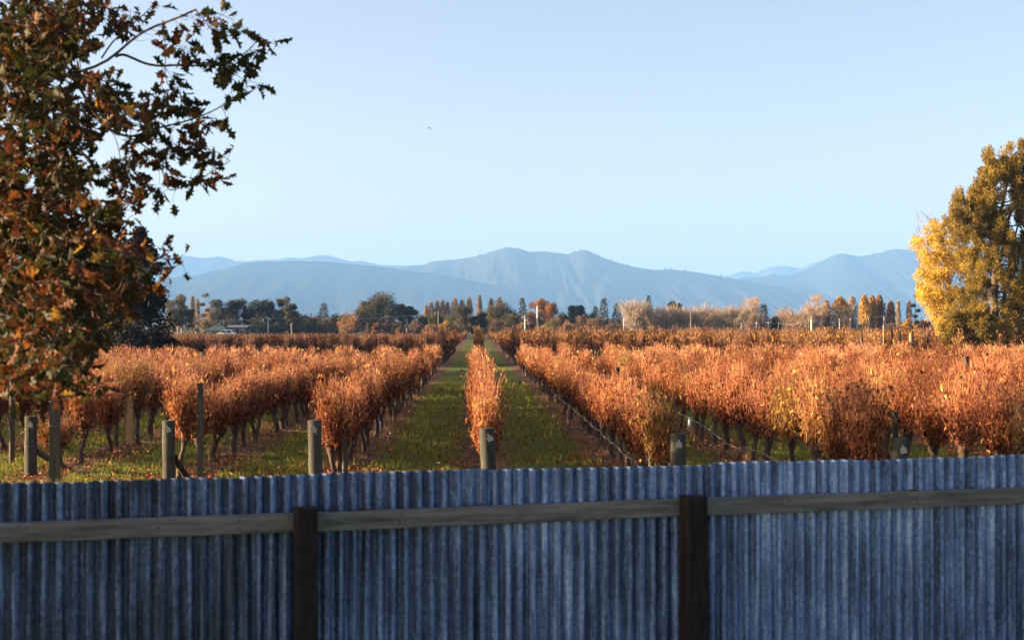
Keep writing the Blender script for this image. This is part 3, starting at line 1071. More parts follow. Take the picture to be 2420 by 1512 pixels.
# white vine guards
for (px, y0, y1, w, Y, lab) in ((895, 995, 1024, 7, 33.0, 'White plastic vine guard beside the lane, in the row on the oak side'),
                              (1629, 985, 1018, 8, 34.0, 'White plastic vine guard above the upright-tag post')):
    p0, p1 = P(px, y1, Y), P(px, y0, Y)
    root = thing('vine_guard', lab, 'vine guard', (p0[0], Y, 0), 0, 'white vine guards')
    rad = w * Y / FPX / 2
    mb = MB()
    add_tube(mb, [(0, 0, max(0.0, p0[2] - .02)), (0.01, 0, (p0[2] + p1[2]) / 2), (0.02, 0, p1[2])], [rad, rad * 1.05, rad], 10, cap=False)
    add_tube(mb, [(0.02, 0, p1[2]), (0.01, 0, (p0[2] + p1[2]) / 2), (0, 0, max(0.0, p0[2] - .02))], [rad * .93, rad * .98, rad * .93], 10, cap=False)
    mb.obj('sleeve', M_GUARD, root)
    mb = MB()
    add_tube(mb, [(0.0, 0.0, -0.05), (0.02, 0, p1[2] + 0.05)], 0.011, 6)
    mb.obj('stake', M_STAKE, root)

# drip pipes sagging along the feet of two rows
for (pts, lab) in (([(1310, 893), (1345, 925), (1385, 962), (1420, 1003), (1450, 1033), (1475, 1055), (1492, 1085), (1515, 1112)], 'Wavy pale drip pipe along trunk feet lining the lane, yellow tree side'),
                   ([(1595, 968), (1640, 993), (1680, 1020), (1726, 1052), (1790, 1063), (1800, 1070), (1850, 1100), (1900, 1138)], 'Pale drip pipe along trunk feet of the second row, yellow tree side')):
    xr = row_x(1) - 0.22 if '1310' in str(pts[0]) else row_x(2) - 0.25
    path = []
    for (px, py) in pts:
        d = P(px, py, 1.0) - np.array([0, 0, H])
        Y = xr / d[0]
        z = H + d[2] * Y
        path.append((xr + 0.02 * math.sin(px), Y, min(max(z, 0.04), 0.5)))
    mb = MB()
    add_tube(mb, spline(path, 60) + np.random.RandomState(1).normal(0, 0.010, (60, 3)), 0.0075, 5)
    tag(mb.obj('drip_pipe', M_PIPE), lab, 'pipe', 'drip pipes')

for i in (-3, -2, -1, 0, 1, 2):
    x0, y0 = row_x(i), end_y(i)
    for z0, z1, what in ((0.92, 1.12, 'upper'), (0.62, 0.72, 'lower')):
        p = [(x0, y0 + 0.1, z0)] + [(x0 + 0.05 * ((k % 2) - .5), y0 + 1.5 + 4.0 * k, z1 + 0.02 * math.sin(k * 2.1)) for k in range(11)]
        mb = MB()
        add_tube(mb, p, 0.0032, 3, cap=False)
        tag(mb.obj('trellis_wire', M_WIRE), '%s trellis wire from the end post, %s' % (what.capitalize(), rowname(i)), 'wire', 'trellis wires')

# ------------------------------------------------------------------ grass, dry weeds, fallen leaves
def scatter():
    r = np.random.RandomState(77)
    M_GRASS = leaf_mat('grass blade', [(0, (0.055, 0.072, 0.010)), (0.4, (0.155, 0.185, 0.022)), (0.75, (0.31, 0.31, 0.045)), (1, (0.50, 0.42, 0.14))], 0.4)
    M_DRY = leaf_mat('dry grass', [(0, (0.15, 0.08, 0.04)), (0.5, (0.30, 0.18, 0.09)), (1, (0.46, 0.32, 0.17))], 0.3)
    M_LITTER = leaf_mat('fallen leaf', [(0, (0.07, 0.025, 0.015)), (0.5, (0.22, 0.075, 0.03)), (0.85, (0.36, 0.14, 0.05)), (1, (0.5, 0.30, 0.12))], 0.15)
    # lawn between rows
    n = 190000
    y = 15.5 + (62 - 15.5) * r.rand(n) ** 1.6
    x = (r.rand(n) - 0.5) * 2 * (0.40 * y + 0.8)
    u = x / ROW - 0.05
    fr = np.abs(u - np.round(u))
    clump = np.sin(x * 3.1 + np.sin(y * 1.3)) * np.cos(y * 2.3 + 1.3 * np.sin(x * 1.7)) + 0.6 * np.sin(x * 7.7 + 2 * np.sin(y * 3.9))
    keep = ((fr > 0.15 + 0.08 * r.normal(size=n)) | (r.rand(n) < 0.10) | (y < 19.5 - 1.24 * (u) * 0.95)) & (clump + r.normal(0, 0.6, n) > -0.75)
    x, y = x[keep], y[keep]
    clump = clump[keep]
    n = len(x)
    d = np.stack([r.normal(0, 0.38, n), r.normal(0, 0.38, n), np.ones(n)], 1)
    L = np.clip(r.normal(0.085, 0.03, n), 0.03, 0.18) * (1 + 0.45 * np.clip(clump, -1, 1.5)) * (1 + 0.012 * (y - 15))
    tint = np.clip(r.beta(2, 2, n) * 0.8 + 0.06 * clump + 0.05, 0, 1)
    mb = MB()
    cards(mb, np.stack([x, y, np.full(n, 0.0)], 1), d, L, 0.010 * (1 + 0.03 * (y - 15)), tint, 0.2, r)
    tag(mb.obj('grass', M_GRASS), 'short green grass growing in the lanes between the vine rows', None, None, 'stuff')
    # dry stalks round the trunks
    mb = MB()
    spots = []
    for (i, k, X, Yv, px, a, b, c) in solo:
        if Yv > 50: continue
        m = r.poisson(1.5)
        for _ in range(m):
            spots.append((X + r.normal(0, 0.16), Yv + r.uniform(-0.6, 0.6)))
    for c in spots:
        m = r.randint(14, 44)
        pos = np.stack([c[0] + r.normal(0, 0.09, m), c[1] + r.normal(0, 0.09, m), np.zeros(m)], 1)
        hgt = r.uniform(0.12, 0.42)
        cards(mb, pos, np.stack([r.normal(0, 0.3, m), r.normal(0, 0.3, m), np.ones(m)], 1), hgt * r.uniform(0.5, 1.1, m), 0.007, r.beta(2, 2, m), 0.15, r)
    tag(mb.obj('dry_grass', M_DRY), 'tufts of tan dry grass round the vine trunks', None, None, 'stuff')
    # fallen vine leaves
    n = 62000
    y = 15.5 + (60 - 15.5) * r.rand(n) ** 1.5
    u = np.round((r.rand(n) - 0.5) * 2 * (0.40 * y + 0.8) / ROW)
    off = np.where(r.rand(n) < 0.62, r.normal(0, 0.42, n), r.uniform(-1.2, 1.2, n))
    x = (u + 0.05) * ROW + off
    drift = np.sin(x * 2.3 + 1.7 * np.sin(y * .9)) * np.cos(y * 1.9 + np.sin(x * 1.1)) + .5 * np.sin(x * 6.1 + y * 4.7)
    k = (y > 19.93 * (1 - 0.0622 * (u + 0.05)) - 1.2) & (drift + r.normal(0, .45, n) > -.25)
    x, y = x[k], y[k]
    n = len(x)
    mb = MB()
    cards(mb, np.stack([x, y, 0.03 + 0.06 * r.rand(n)], 1), np.stack([r.normal(0, 1, n), r.normal(0, 1, n), r.normal(0.1, 0.4, n)], 1), r.uniform(0.04, 0.095, n), r.uniform(0.03, 0.07, n), np.clip(r.beta(2, 2.2, n), 0, 1), 0.35, r)
    tag(mb.obj('leaf_litter', M_LITTER), 'fallen red-brown vine leaves lying under the rows', None, None, 'stuff')


scatter()

# ------------------------------------------------------------------ trees
TM = {
    'gum': leaf_mat('gum leaves', [(0, (0.012, 0.016, 0.010)), (0.6, (0.034, 0.037, 0.020)), (1, (0.10, 0.085, 0.04))], 0.2),
    'olive': leaf_mat('olive grey leaves', [(0, (0.035, 0.038, 0.018)), (0.6, (0.095, 0.085, 0.04)), (1, (0.19, 0.15, 0.07))], 0.2),
    'oakgreen': leaf_mat('dull green leaves', [(0, (0.028, 0.034, 0.012)), (0.6, (0.085, 0.08, 0.03)), (1, (0.20, 0.14, 0.05))], 0.2),
    'yellowgreen': leaf_mat('yellow green leaves', [(0, (0.06, 0.06, 0.018)), (0.6, (0.17, 0.14, 0.045)), (1, (0.30, 0.22, 0.07))], 0.3),
    'orange': leaf_mat('orange leaves', [(0, (0.10, 0.045, 0.015)), (0.6, (0.27, 0.125, 0.04)), (1, (0.42, 0.22, 0.07))], 0.3),
    'brown': leaf_mat('brown leaves', [(0, (0.07, 0.045, 0.03)), (0.6, (0.17, 0.105, 0.065)), (1, (0.27, 0.17, 0.10))], 0.2),
    'gold': leaf_mat('golden leaves', [(0, (0.26, 0.13, 0.02)), (0.6, (0.52, 0.32, 0.06)), (1, (0.66, 0.46, 0.12))], 0.35),
    'conifer': leaf_mat('conifer needles', [(0, (0.012, 0.020, 0.012)), (0.6, (0.035, 0.045, 0.024)), (1, (0.08, 0.08, 0.04))], 0.1),
    'black': leaf_mat('dark cypress foliage', [(0, (0.005, 0.006, 0.005)), (0.6, (0.011, 0.012, 0.009)), (1, (0.024, 0.023, 0.016))], 0.1),
    'twig': leaf_mat('bare twigs', [(0, (0.17, 0.13, 0.095)), (0.6, (0.36, 0.29, 0.205)), (1, (0.50, 0.40, 0.28))], 0.0),
    'twigpink': leaf_mat('pinkish twigs', [(0, (0.18, 0.125, 0.085)), (0.6, (0.37, 0.265, 0.175)), (1, (0.50, 0.36, 0.23))], 0.0),
    'peach': leaf_mat('peach willow wands', [(0, (0.17, 0.09, 0.05)), (0.6, (0.31, 0.18, 0.095)), (1, (0.42, 0.26, 0.13))], 0.2),
    'yellow': leaf_mat('bright yellow leaves', [(0, (0.34, 0.21, 0.03)), (0.6, (0.60, 0.42, 0.07)), (1, (0.72, 0.56, 0.14))], 0.4),
    'red': leaf_mat('dull red leaves', [(0, (0.07, 0.02, 0.015)), (0.6, (0.17, 0.05, 0.03)), (1, (0.28, 0.10, 0.05))], 0.2),
    'redwood': leaf_mat('bronze needles', [(0, (0.08, 0.065, 0.012)), (0.5, (0.24, 0.175, 0.032)), (0.85, (0.40, 0.275, 0.05)), (1, (0.50, 0.36, 0.08))], 0.45),
}


def crown_blob(mb, r, c, rad, n, size, tint_c=0.5, droop=0.0, squash=1.0):
    """leaf cards in one clump"""
    v = norm(r.normal(size=(n, 3))) * (r.rand(n, 1) ** 0.45)
    pos = c + v * rad * np.array([1, 1, squash])
    d = norm(v + r.normal(0, 0.7, (n, 3)) + np.array([0, 0, -droop]))
    t = np.clip(tint_c + r.normal(0, 0.17, n), 0, 1)
    L = size * r.uniform(0.6, 1.35, n)
    cards(mb, pos, d, L, L * r.uniform(0.45, 0.8, n), t, 0.3, r)


def limbs(mb, r, base_r, h, spread, n, start=0.25, sides=5):
    """a trunk that forks into limbs; returns limb ends"""
    ends = []
    lean = r.normal(0, 0.03 * h, 2)
    tp = [(0, 0, -0.2), (lean[0] * .3, lean[1] * .3, h * .3), (lean[0] * .7, lean[1] * .7, h * .62), (lean[0], lean[1], h * 0.9)]
    tr = spline(tp, 9)
    add_tube(mb, tr, np.linspace(base_r, base_r * .22, 9), sides + 2)
    for k in range(n):
        f = start + (0.85 - start) * (k + r.rand()) / n
        p0 = np.array([np.interp(f * h * .9, tr[:, 2], tr[:, q]) for q in range(3)])
        a = k * 2.4 + r.rand()
        e = p0 + np.array([math.cos(a) * spread * r.uniform(.5, 1) * (1.1 - 0.5 * f), math.sin(a) * spread * r.uniform(.5, 1) * (1.1 - 0.5 * f), h * r.uniform(0.1, 0.28)])
        mid = (p0 + e) / 2 + np.array([0, 0, -0.03 * h])
        q = spline([p0, mid, e], 6)
        add_tube(mb, q, np.linspace(base_r * .42 * (1 - .5 * f), base_r * .08, 6), sides)
        ends.append(e)
    return ends


def make_tree(kind, w, h, seed, leaf, base=0.0, size=None, dens=1.0, bark=None, px=0.13):
    """crown and trunk meshes of a tree w wide and h tall standing at the origin; px = metres per picture pixel"""
    r = np.random.RandomState(seed)
    tm, cm = MB(), MB()
    sz = size or px * 3.1
    R = w / 2
    if kind == 'round':
        ends = limbs(tm, r, 0.026 * h + 0.05, h, R * .8, 8, 0.2)
        nb = int(26 * dens)
        cz, rz = h * (0.58 + base * .4), h * (0.42 - base * .4)
        for k in range(nb):
            v = norm(r.normal(size=3)) * r.uniform(0.45, 0.9)
            c = np.array([v[0] * R, v[1] * R, cz + v[2] * rz])
            br = R * r.uniform(0.24, 0.44)
            c[2] = max(c[2], 0.25 * br)
            crown_blob(cm, r, c, br, int(240 * dens * max(1, (br / (sz * 4)) ** 1.2)), sz, r.uniform(0.25, 0.75), 0.1, 0.85)
    elif kind == 'umbrella':                           # gum: lobed clumps on long bare limbs, gaps between
        dens = dens * 1.5
        ends = limbs(tm, r, 0.022 * h + 0.04, h * .95, R * .85, 11, 0.3)
        for k in range(int(17 * dens)):
            if k < len(ends): c = ends[k].copy()
            else: c = np.array([r.uniform(-R, R) * .8, r.uniform(-R, R) * .8, h * r.uniform(.45 + base * .3, .92)])
            c[:2] *= min(1.0, R * .85 / max(1e-6, np.linalg.norm(c[:2])))
            br = R * r.uniform(.28, .46)
            c[2] = min(c[2], h - br * .7)
            crown_blob(cm, r, c, br, int(170 * dens * max(1, (br / (sz * 4)) ** 1.2)), sz, r.uniform(.25, .75), 0.25, 0.62)
    elif kind == 'bush':
        for k in range(5):
            a = r.uniform(0, 6.28)
            add_tube(tm, [(0, 0, -.1), (R * .25 * math.cos(a), R * .25 * math.sin(a), h * .3), (R * .5 * math.cos(a), R * .5 * math.sin(a), h * .65)], [0.07, .05, .02], 4)
        for k in range(int(16 * dens)):
            v = norm(r.normal(size=3)) * r.uniform(.35, .85)
            br = min(R, h) * r.uniform(.28, .45)
            c = np.array([v[0] * (R - br * .5), v[1] * R * .8, max(br * .4, h * (.45 + v[2] * .45) )])
            c[2] = min(c[2], h - br * .75)
            crown_blob(cm, r, c, br, int(190 * dens), sz, r.uniform(.25, .75), 0.0)
    elif kind == 'cone':
        add_tube(tm, [(0, 0, -.2), (0, 0, h * .5), (0.02 * h, 0, h * .98)], [0.022 * h + .05, .013 * h + .02, .01], 6)
        nl = int(13 + h * .5)
        for k in range(nl):
            f = (k + .5) / nl
            z = h * (0.06 + .94 * f)
            rad = R * (1 - f) ** 0.8 * r.uniform(.72, 1.12) + 0.1
            nbr = max(4, int(9 * (1 - f) + 3))
            for b in range(nbr):
                a = b * 6.283 / nbr + r.uniform(0, .7) + k
                L = rad * r.uniform(.6, 1.1)
                if k % 2 == 0:
                    add_tube(tm, [(0, 0, z), (L * .8 * math.cos(a), L * .8 * math.sin(a), z - .06 * h * (1 - f))], [0.03 + .004 * h, .01], 3, cap=False)
                m = int(16 * dens)
                s = r.uniform(.35, 1.05, m)
                pos = np.stack([L * s * math.cos(a), L * s * math.sin(a), z - .07 * h * (1 - f) * s], 1) + r.normal(0, .05 * R + .05, (m, 3))
                d = np.stack([np.cos(a) + r.normal(0, .5, m), np.sin(a) + r.normal(0, .5, m), r.normal(-.1, .35, m)], 1)
                Lf = sz * r.uniform(.7, 1.5, m)
                cards(cm, pos, d, Lf, Lf * .55, np.clip(r.uniform(.2, .8) + r.normal(0, .15, m), 0, 1), .3, r)
    elif kind in ('bare', 'wand'):                      # leafless: a spray of fine twigs on rising limbs
        ends = []
        nl = 12
        add_tube(tm, [(0, 0, -.2), (0, 0, h * .14), (r.normal(0, .03 * h), 0, h * .3)], [.03 * h, .024 * h, .018 * h], 6)
        paths = []
        for k in range(nl):
            a = k * 2.4 + r.uniform(0, .6)
            s = r.uniform(.35, .95)
            e = np.array([R * s * math.cos(a), R * s * math.sin(a), h * (.95 - .42 * s ** 2.0) * r.uniform(.72, .95)])
            p0 = np.array([0, 0, h * r.uniform(.06, .28)])
            mid = p0 * .5 + e * .5 + np.array([-.12 * R * math.cos(a), -.12 * R * math.sin(a), 0.02 * h])
            q = spline([p0, mid, e], 6)
            add_tube(tm, q, np.linspace(.013 * h, .004 * h, 6), 4, cap=False)
            paths.append(q)
        m = int(4600 * dens)
        k = r.randint(0, nl, m)
        f = r.beta(1.25, 1.0, m)
        qq = np.array(paths)
        ii = np.minimum((f * 5).astype(int), 4)
        fr = (f * 5 - ii)[:, None]
        pos = qq[k, ii] * (1 - fr) + qq[k, ii + 1] * fr + r.normal(0, .17 * R, (m, 3)) * np.array([1, 1, .6])
        ax = norm(qq[k, 5] - qq[k, 3])
        d = norm(ax + r.normal(0, .30, (m, 3)) + np.array([0, 0, .75]))
        L = h * r.uniform(.05, .17, m)
        top = pos + d * L[:, None]
        w_ = px * r.uniform(.35, .75, m)
        cards(cm, pos, d, L, w_, np.clip(r.beta(2, 2, m) + .25 * (pos[:, 0] < 0) * 0, 0, 1), .3, r)
    elif kind == 'poplar':
        add_tube(tm, [(0, 0, -.2), (0, 0, h * .5), (0, 0, h * .95)], [.018 * h + .05, .012 * h, .01], 5)
        m = int(2600 * dens)
        f = r.beta(1.25, 1.1, m)
        z = h * (.08 + .9 * f)
        prof = np.interp(f, [0, .12, .4, .75, .92, 1], [.35, .75, 1, .8, .45, .08]) * R
        a = r.uniform(0, 6.283, m)
        rr = prof * r.rand(m) ** .55
        lump = 1 + .25 * np.sin(3 * a + z * 1.1) * np.cos(z * 1.7 + a)
        pos = np.stack([rr * lump * np.cos(a), rr * lump * np.sin(a), z], 1)
        d = np.stack([.28 * np.cos(a) + r.normal(0, .14, m), .28 * np.sin(a) + r.normal(0, .14, m), np.ones(m)], 1)
        bare = leaf.startswith('twig')
        L = h * r.uniform(.05, .10, m) if bare else sz * r.uniform(.8, 2.0, m)
        W = px * r.uniform(.4, .8, m) if bare else L * .5
        cards(cm, pos, d, L, W, np.clip(r.beta(2, 2, m) + .15 * np.sin(a * 2 + z), 0, 1), .3, r)
        for k in range(14):
            aa, z0 = r.uniform(0, 6.28), h * r.uniform(.08, .6)
            add_tube(tm, [(0, 0, z0), (R * .5 * math.cos(aa), R * .5 * math.sin(aa), z0 + .12 * h), (R * .6 * math.cos(aa), R * .6 * math.sin(aa), z0 + .3 * h)], [.006 * h, .004 * h, .001], 3, cap=False)
    elif kind == 'tuft':                                # slim tall gum with a few tufts
        p = spline([(0, 0, -.2), (r.normal(0, .1), 0, h * .5), (r.normal(0, .25), 0, h * .97)], 8)
        add_tube(tm, p, np.linspace(.014 * h + .03, .03, 8), 5)
        for z, s, o in ((.95, 1.0, .25), (.74, .75, -.3), (.62, .6, .5), (.5, .8, 0), (.36, .7, .3)):
            c = np.array([o * R, r.normal(0, .2), z * h])
            crown_blob(cm, r, c, R * .55 * s, int(150 * dens), sz, r.uniform(.4, .8), 0.2, .6)
    return tm, cm


# centre px, top py, width px, distance, kind, palette, name, label, extra
TREES = [
    (421, 697, 52, 430, 'umbrella', 'olive', 'gum_tree', 'Tiered gum tree with pale trunk, beside the black cypress', {}),
    (430, 730, 48, 425, 'umbrella', 'gum', 'gum_tree', 'Low dark gum under the tiered gum tree', {}),
    (455, 703, 9, 470, 'poplar', 'twig', 'poplar_tree', 'Thin grey bare poplar next to the tufted slim gum', {}),
    (467, 710, 8, 475, 'poplar', 'twig', 'poplar_tree', 'Second thin grey poplar, touching the tufted slim gum', {}),
    (482, 693, 26, 460, 'tuft', 'olive', 'gum_tree', 'Slim tall gum with separate leaf tufts', {}),
    (500, 722, 34, 470, 'bare', 'twigpink', 'willow_tree', 'Pale bare willow between slim gum and broad dark gum', {}),
    (493, 752, 40, 450, 'bush', 'yellowgreen', 'shrub', 'Yellow-green shrub beside the green roof', {}),
    (536, 704, 74, 450, 'umbrella', 'gum', 'gum_tree', 'Broad dark gum tree above the green roof', {}),
    (540, 742, 66, 440, 'bush', 'gum', 'shrub', 'Dark undergrowth clump below the broad gum', {}),
    (583, 720, 28, 455, 'round', 'gum', 'gum_tree', 'Small dark round tree between two broad gums', {}),
    (620, 707, 66, 450, 'umbrella', 'gum', 'gum_tree', 'Broad flat-topped dark gum with sky gaps below its crown', {}),
    (612, 748, 70, 440, 'bush', 'gum', 'shrub', 'Dark shrub mass under the flat-topped gum', {}),
    (669, 699, 40, 450, 'round', 'yellowgreen', 'tree', 'Tall olive-yellow tree beside the flat-topped gum', {}),
    (690, 715, 31, 435, 'umbrella', 'olive', 'gum_tree', 'Small golden lit gum on a pale bare trunk', {}),
    (655, 757, 60, 430, 'bush', 'gum', 'hedge', 'Low grey-green hedge behind the leaning power pole', {}),
    (724, 744, 52, 430, 'bush', 'oakgreen', 'shrub', 'Grey-brown scrub between golden gum and spiky dark tree', {}),
    (765, 718, 42, 440, 'cone', 'gum', 'tree', 'Spiky dark tree before the peach willow dome', {'w': 1.5}),
    (770, 748, 60, 432, 'bush', 'brown', 'shrub', 'Grey-brown scrub below the spiky dark tree', {}),
    (827, 737, 72, 425, 'bush', 'peach', 'willow_tree', 'Peach-coloured willow dome beside the big grey-green tree', {'d': 1.5}),
    (868, 706, 66, 450, 'round', 'olive', 'tree', 'Lower lobe tree of the big grey-green pair', {}),
    (908, 697, 92, 450, 'round', 'olive', 'tree', 'Big grey-green round tree rising over the scrub', {}),
    (961, 717, 44, 455, 'umbrella', 'gum', 'gum_tree', 'Dark open gum next to the big grey-green tree', {}),
    (872, 760, 24, 415, 'bush', 'brown', 'shrub', 'Brown round shrub below the big grey-green tree', {}),
    (889, 759, 26, 412, 'bush', 'orange', 'shrub', 'Bright orange shrub below the big grey-green tree', {}),
    (912, 760, 22, 415, 'bush', 'brown', 'shrub', 'Narrow brown shrub next to the bright orange shrub', {}),
    (930, 757, 36, 420, 'bush', 'gum', 'shrub', 'Dark shrub below the dark open gum', {}),
    (946, 768, 26, 410, 'bush', 'orange', 'shrub', 'Low orange shrub below the dark open gum', {}),
    (986, 759, 56, 415, 'bush', 'brown', 'shrub', 'Wide brown shrub mass before the pink poplars', {}),
    (1021, 765, 40, 408, 'bush', 'peach', 'shrub', 'Low peach shrub at the foot of the thin brown pole', {}),
    (1007, 725, 9, 520, 'poplar', 'twigpink', 'poplar_tree', 'First pinkish poplar of the row over the brown scrub', {}),
    (1019, 716, 12, 520, 'poplar', 'twigpink', 'poplar_tree', 'Second pinkish poplar of the row over the brown scrub', {}),
    (1033, 713, 11, 520, 'poplar', 'twigpink', 'poplar_tree', 'Third pinkish poplar of the row over the brown scrub', {}),
    (1046, 711, 11, 520, 'poplar', 'twigpink', 'poplar_tree', 'Fourth pinkish poplar of the row over the brown scrub', {}),
    (1058, 717, 11, 520, 'poplar', 'twigpink', 'poplar_tree', 'Fifth pinkish poplar of the row over the brown scrub', {}),
    (1032, 743, 40, 430, 'round', 'olive', 'shrub', 'Olive round shrub below the pinkish poplars', {}),
    (1050, 755, 34, 412, 'bush', 'gold', 'shrub', 'Golden orange shrub before the grey-leaved tree', {}),
    (1075, 708, 16, 520, 'poplar', 'twigpink', 'poplar_tree', 'Pink poplar over the grey-leaved tree, on its poplar-row side', {}),
    (1092, 712, 15, 520, 'poplar', 'twigpink', 'poplar_tree', 'Pink poplar straight above the grey-leaved tree', {}),
    (1109, 705, 13, 520, 'poplar', 'twigpink', 'poplar_tree', 'Tall pink poplar over the gap after the grey-leaved tree', {}),
    (1133, 700, 9, 530, 'poplar', 'twigpink', 'poplar_tree', 'Lone thin poplar spire above the small dark tree', {}),
    (1161, 709, 13, 530, 'poplar', 'twigpink', 'poplar_tree', 'Short pink poplar beside the domed green oak', {}),
    (1181, 705, 12, 530, 'poplar', 'twigpink', 'poplar_tree', 'Pink poplar peeping over the domed green oak', {}),
    (1088, 717, 62, 420, 'round', 'olive', 'tree', 'Grey-leaved rounded tree standing before pink poplars', {'b': -.3}),
    (1130, 731, 40, 422, 'round', 'gum', 'tree', 'Small dark rounded tree next to the grey-leaved tree', {'b': -.3}),
    (1070, 768, 44, 405, 'bush', 'gum', 'shrub', 'Low dark shrub before the grey-leaved tree', {}),
    (1189, 716, 78, 445, 'round', 'oakgreen', 'oak_tree', 'Domed dull green oak before the dark spruce', {}),
    (1235, 705, 27, 455, 'cone', 'conifer', 'spruce_tree', 'Dark spruce between green oak and orange oak', {'w': 1.3}),
    (1276, 698, 58, 450, 'round', 'orange', 'oak_tree', 'Tall orange oak crown behind the tall white pole', {}),
    (1309, 712, 50, 445, 'round', 'orange', 'oak_tree', 'Lower tawny oak joined to the orange oak', {}),
    (1170, 748, 52, 415, 'bush', 'brown', 'shrub', 'Brown scrub below the domed green oak', {}),
    (1196, 760, 40, 408, 'bush', 'gum', 'shrub', 'Dark scrub below the domed green oak', {}),
    (1231, 754, 30, 412, 'bush', 'peach', 'shrub', 'Pinkish scrub behind the short white pole', {}),
    (1262, 750, 26, 414, 'bush', 'red', 'shrub', 'Dull red shrub between the two white poles', {}),
    (1299, 746, 62, 408, 'bush', 'yellowgreen', 'shrub', 'Mustard yellow shrub dome beside the tall white pole', {'d': 1.4}),
    (1360, 721, 42, 450, 'umbrella', 'conifer', 'pine_tree', 'Dark pine after the tawny oak', {}),
    (1374, 741, 54, 425, 'bush', 'brown', 'shrub', 'Brown scrub dome below the dark pine', {'d': 1.3}),
    (1408, 745, 54, 420, 'bush', 'brown', 'shrub', 'Grey-brown scrub dome below the tall spruce', {'d': 1.3}),
    (1447, 758, 50, 415, 'bush', 'brown', 'shrub', 'Low grey-brown scrub before the bare willows', {}),
    (1407, 726, 28, 455, 'cone', 'conifer', 'spruce_tree', 'Lower dark spruce beside the tall spruce', {'w': 1.3}),
    (1427, 706, 36, 460, 'cone', 'conifer', 'spruce_tree', 'Tall dark spruce between scrub domes and bare willows', {'w': 1.25}),
    (1458, 718, 36, 450, 'cone', 'conifer', 'spruce_tree', 'Dark spruce touching the bare willows', {'w': 1.3}),
    (1342, 752, 40, 415, 'bush', 'peach', 'shrub', 'Peach scrub between mustard dome and brown dome', {}),
    (1533, 699, 12, 500, 'cone', 'conifer', 'spruce_tree', 'Thin spruce tip above the first bare willows', {'w': 1.4}),
    (1598, 705, 34, 500, 'umbrella', 'conifer', 'pine_tree', 'Dark pine top showing above the bare willows', {}),
    (1497, 697, 66, 430, 'bare', 'twig', 'willow_tree', 'Tallest bare grey-brown willow at the spruce end', {}),
    (1550, 710, 58, 432, 'bare', 'twig', 'willow_tree', 'Second bare willow from the spruces', {}),
    (1607, 712, 56, 434, 'bare', 'twigpink', 'willow_tree', 'Bare tawny willow behind the tall brown pole', {}),
    (1658, 717, 60, 432, 'bare', 'twig', 'willow_tree', 'Wide bare willow after the tall brown pole', {}),
    (1706, 714, 56, 430, 'bare', 'twig', 'willow_tree', 'Bare willow before the dark-limbed one', {}),
    (1743, 718, 46, 428, 'bare', 'twig', 'willow_tree', 'Dark-limbed bare willow beside the yellow-topped one', {}),
    (1773, 701, 42, 440, 'bare', 'twigpink', 'poplar_tree', 'Tall yellow-topped bare poplar before the dark firs', {'top': 'gold'}),
    (1523, 715, 50, 455, 'bare', 'twigpink', 'willow_tree', 'Bare willow showing in the gap between the first two willows', {}),
    (1579, 723, 50, 456, 'bare', 'twig', 'willow_tree', 'Bare willow showing beside the dark pine top', {}),
    (1634, 725, 50, 458, 'bare', 'twig', 'willow_tree', 'Bare willow right behind the tall brown pole', {}),
    (1683, 723, 52, 455, 'bare', 'twigpink', 'willow_tree', 'Tawny bare willow behind the wide bare willow', {}),
    (1727, 725, 48, 455, 'bare', 'twig', 'willow_tree', 'Bare willow crowded behind the dark-limbed willow', {}),
    (1898, 735, 44, 450, 'bare', 'twig', 'willow_tree', 'Low bare tree between pinkish dome and cross pole', {}),
    (706, 742, 44, 452, 'round', 'oakgreen', 'tree', 'Dull green tree just past the small golden gum', {'b': -.2}),
    (800, 744, 50, 452, 'round', 'olive', 'tree', 'Olive tree showing over the peach willow dome', {'b': -.2}),
    (742, 748, 46, 456, 'round', 'brown', 'tree', 'Brown rounded tree before the spiky dark tree', {'b': -.2}),
    (1000, 746, 46, 455, 'round', 'olive', 'tree', 'Olive rounded tree below the first pinkish poplar', {'b': -.2}),
    (1215, 738, 40, 458, 'round', 'olive', 'tree', 'Olive tree squeezed between green oak and dark spruce', {'b': -.2}),
    (1334, 736, 46, 456, 'round', 'oakgreen', 'tree', 'Dull green tree between tawny oak and dark pine', {'b': -.2}),
    (1385, 734, 44, 458, 'round', 'olive', 'tree', 'Olive tree above the brown scrub dome', {'b': -.2}),
    (1155, 736, 40, 458, 'round', 'olive', 'tree', 'Olive tree between small dark tree and green oak', {'b': -.2}),
    (1806, 720, 38, 440, 'cone', 'conifer', 'fir_tree', 'Broad dark fir between bare trees', {'w': 1.35}),
    (1834, 743, 26, 435, 'round', 'conifer', 'tree', 'Small dark tree beside the broad fir', {}),
    (1842, 738, 20, 470, 'bush', 'peach', 'shrub', 'Pink bush showing behind the small dark tree', {}),
    (1873, 718, 68, 425, 'bare', 'twigpink', 'willow_tree', 'Round pinkish bare dome before the white cross pole', {'d': 1.3}),
    (1905, 752, 60, 450, 'bush', 'gum', 'shrub', 'Dark scrub behind the white cross pole', {}),
    (1930, 694, 44, 435, 'bare', 'twigpink', 'poplar_tree', 'Tall pale tree with yellow top beside the cross pole', {'top': 'gold'}),
    (1953, 712, 15, 440, 'poplar', 'peach', 'poplar_tree', 'Slim tan poplar after the yellow-topped tree', {}),
    (1986, 703, 38, 435, 'poplar', 'gold', 'poplar_tree', 'Wide golden orange poplar pair by the dark shrub', {}),
    (2014, 703, 22, 440, 'poplar', 'twig', 'poplar_tree', 'Grey bare poplar between golden poplars', {}),
    (2043, 698, 22, 430, 'poplar', 'gold', 'poplar_tree', 'Brightest golden poplar of the trio', {}),
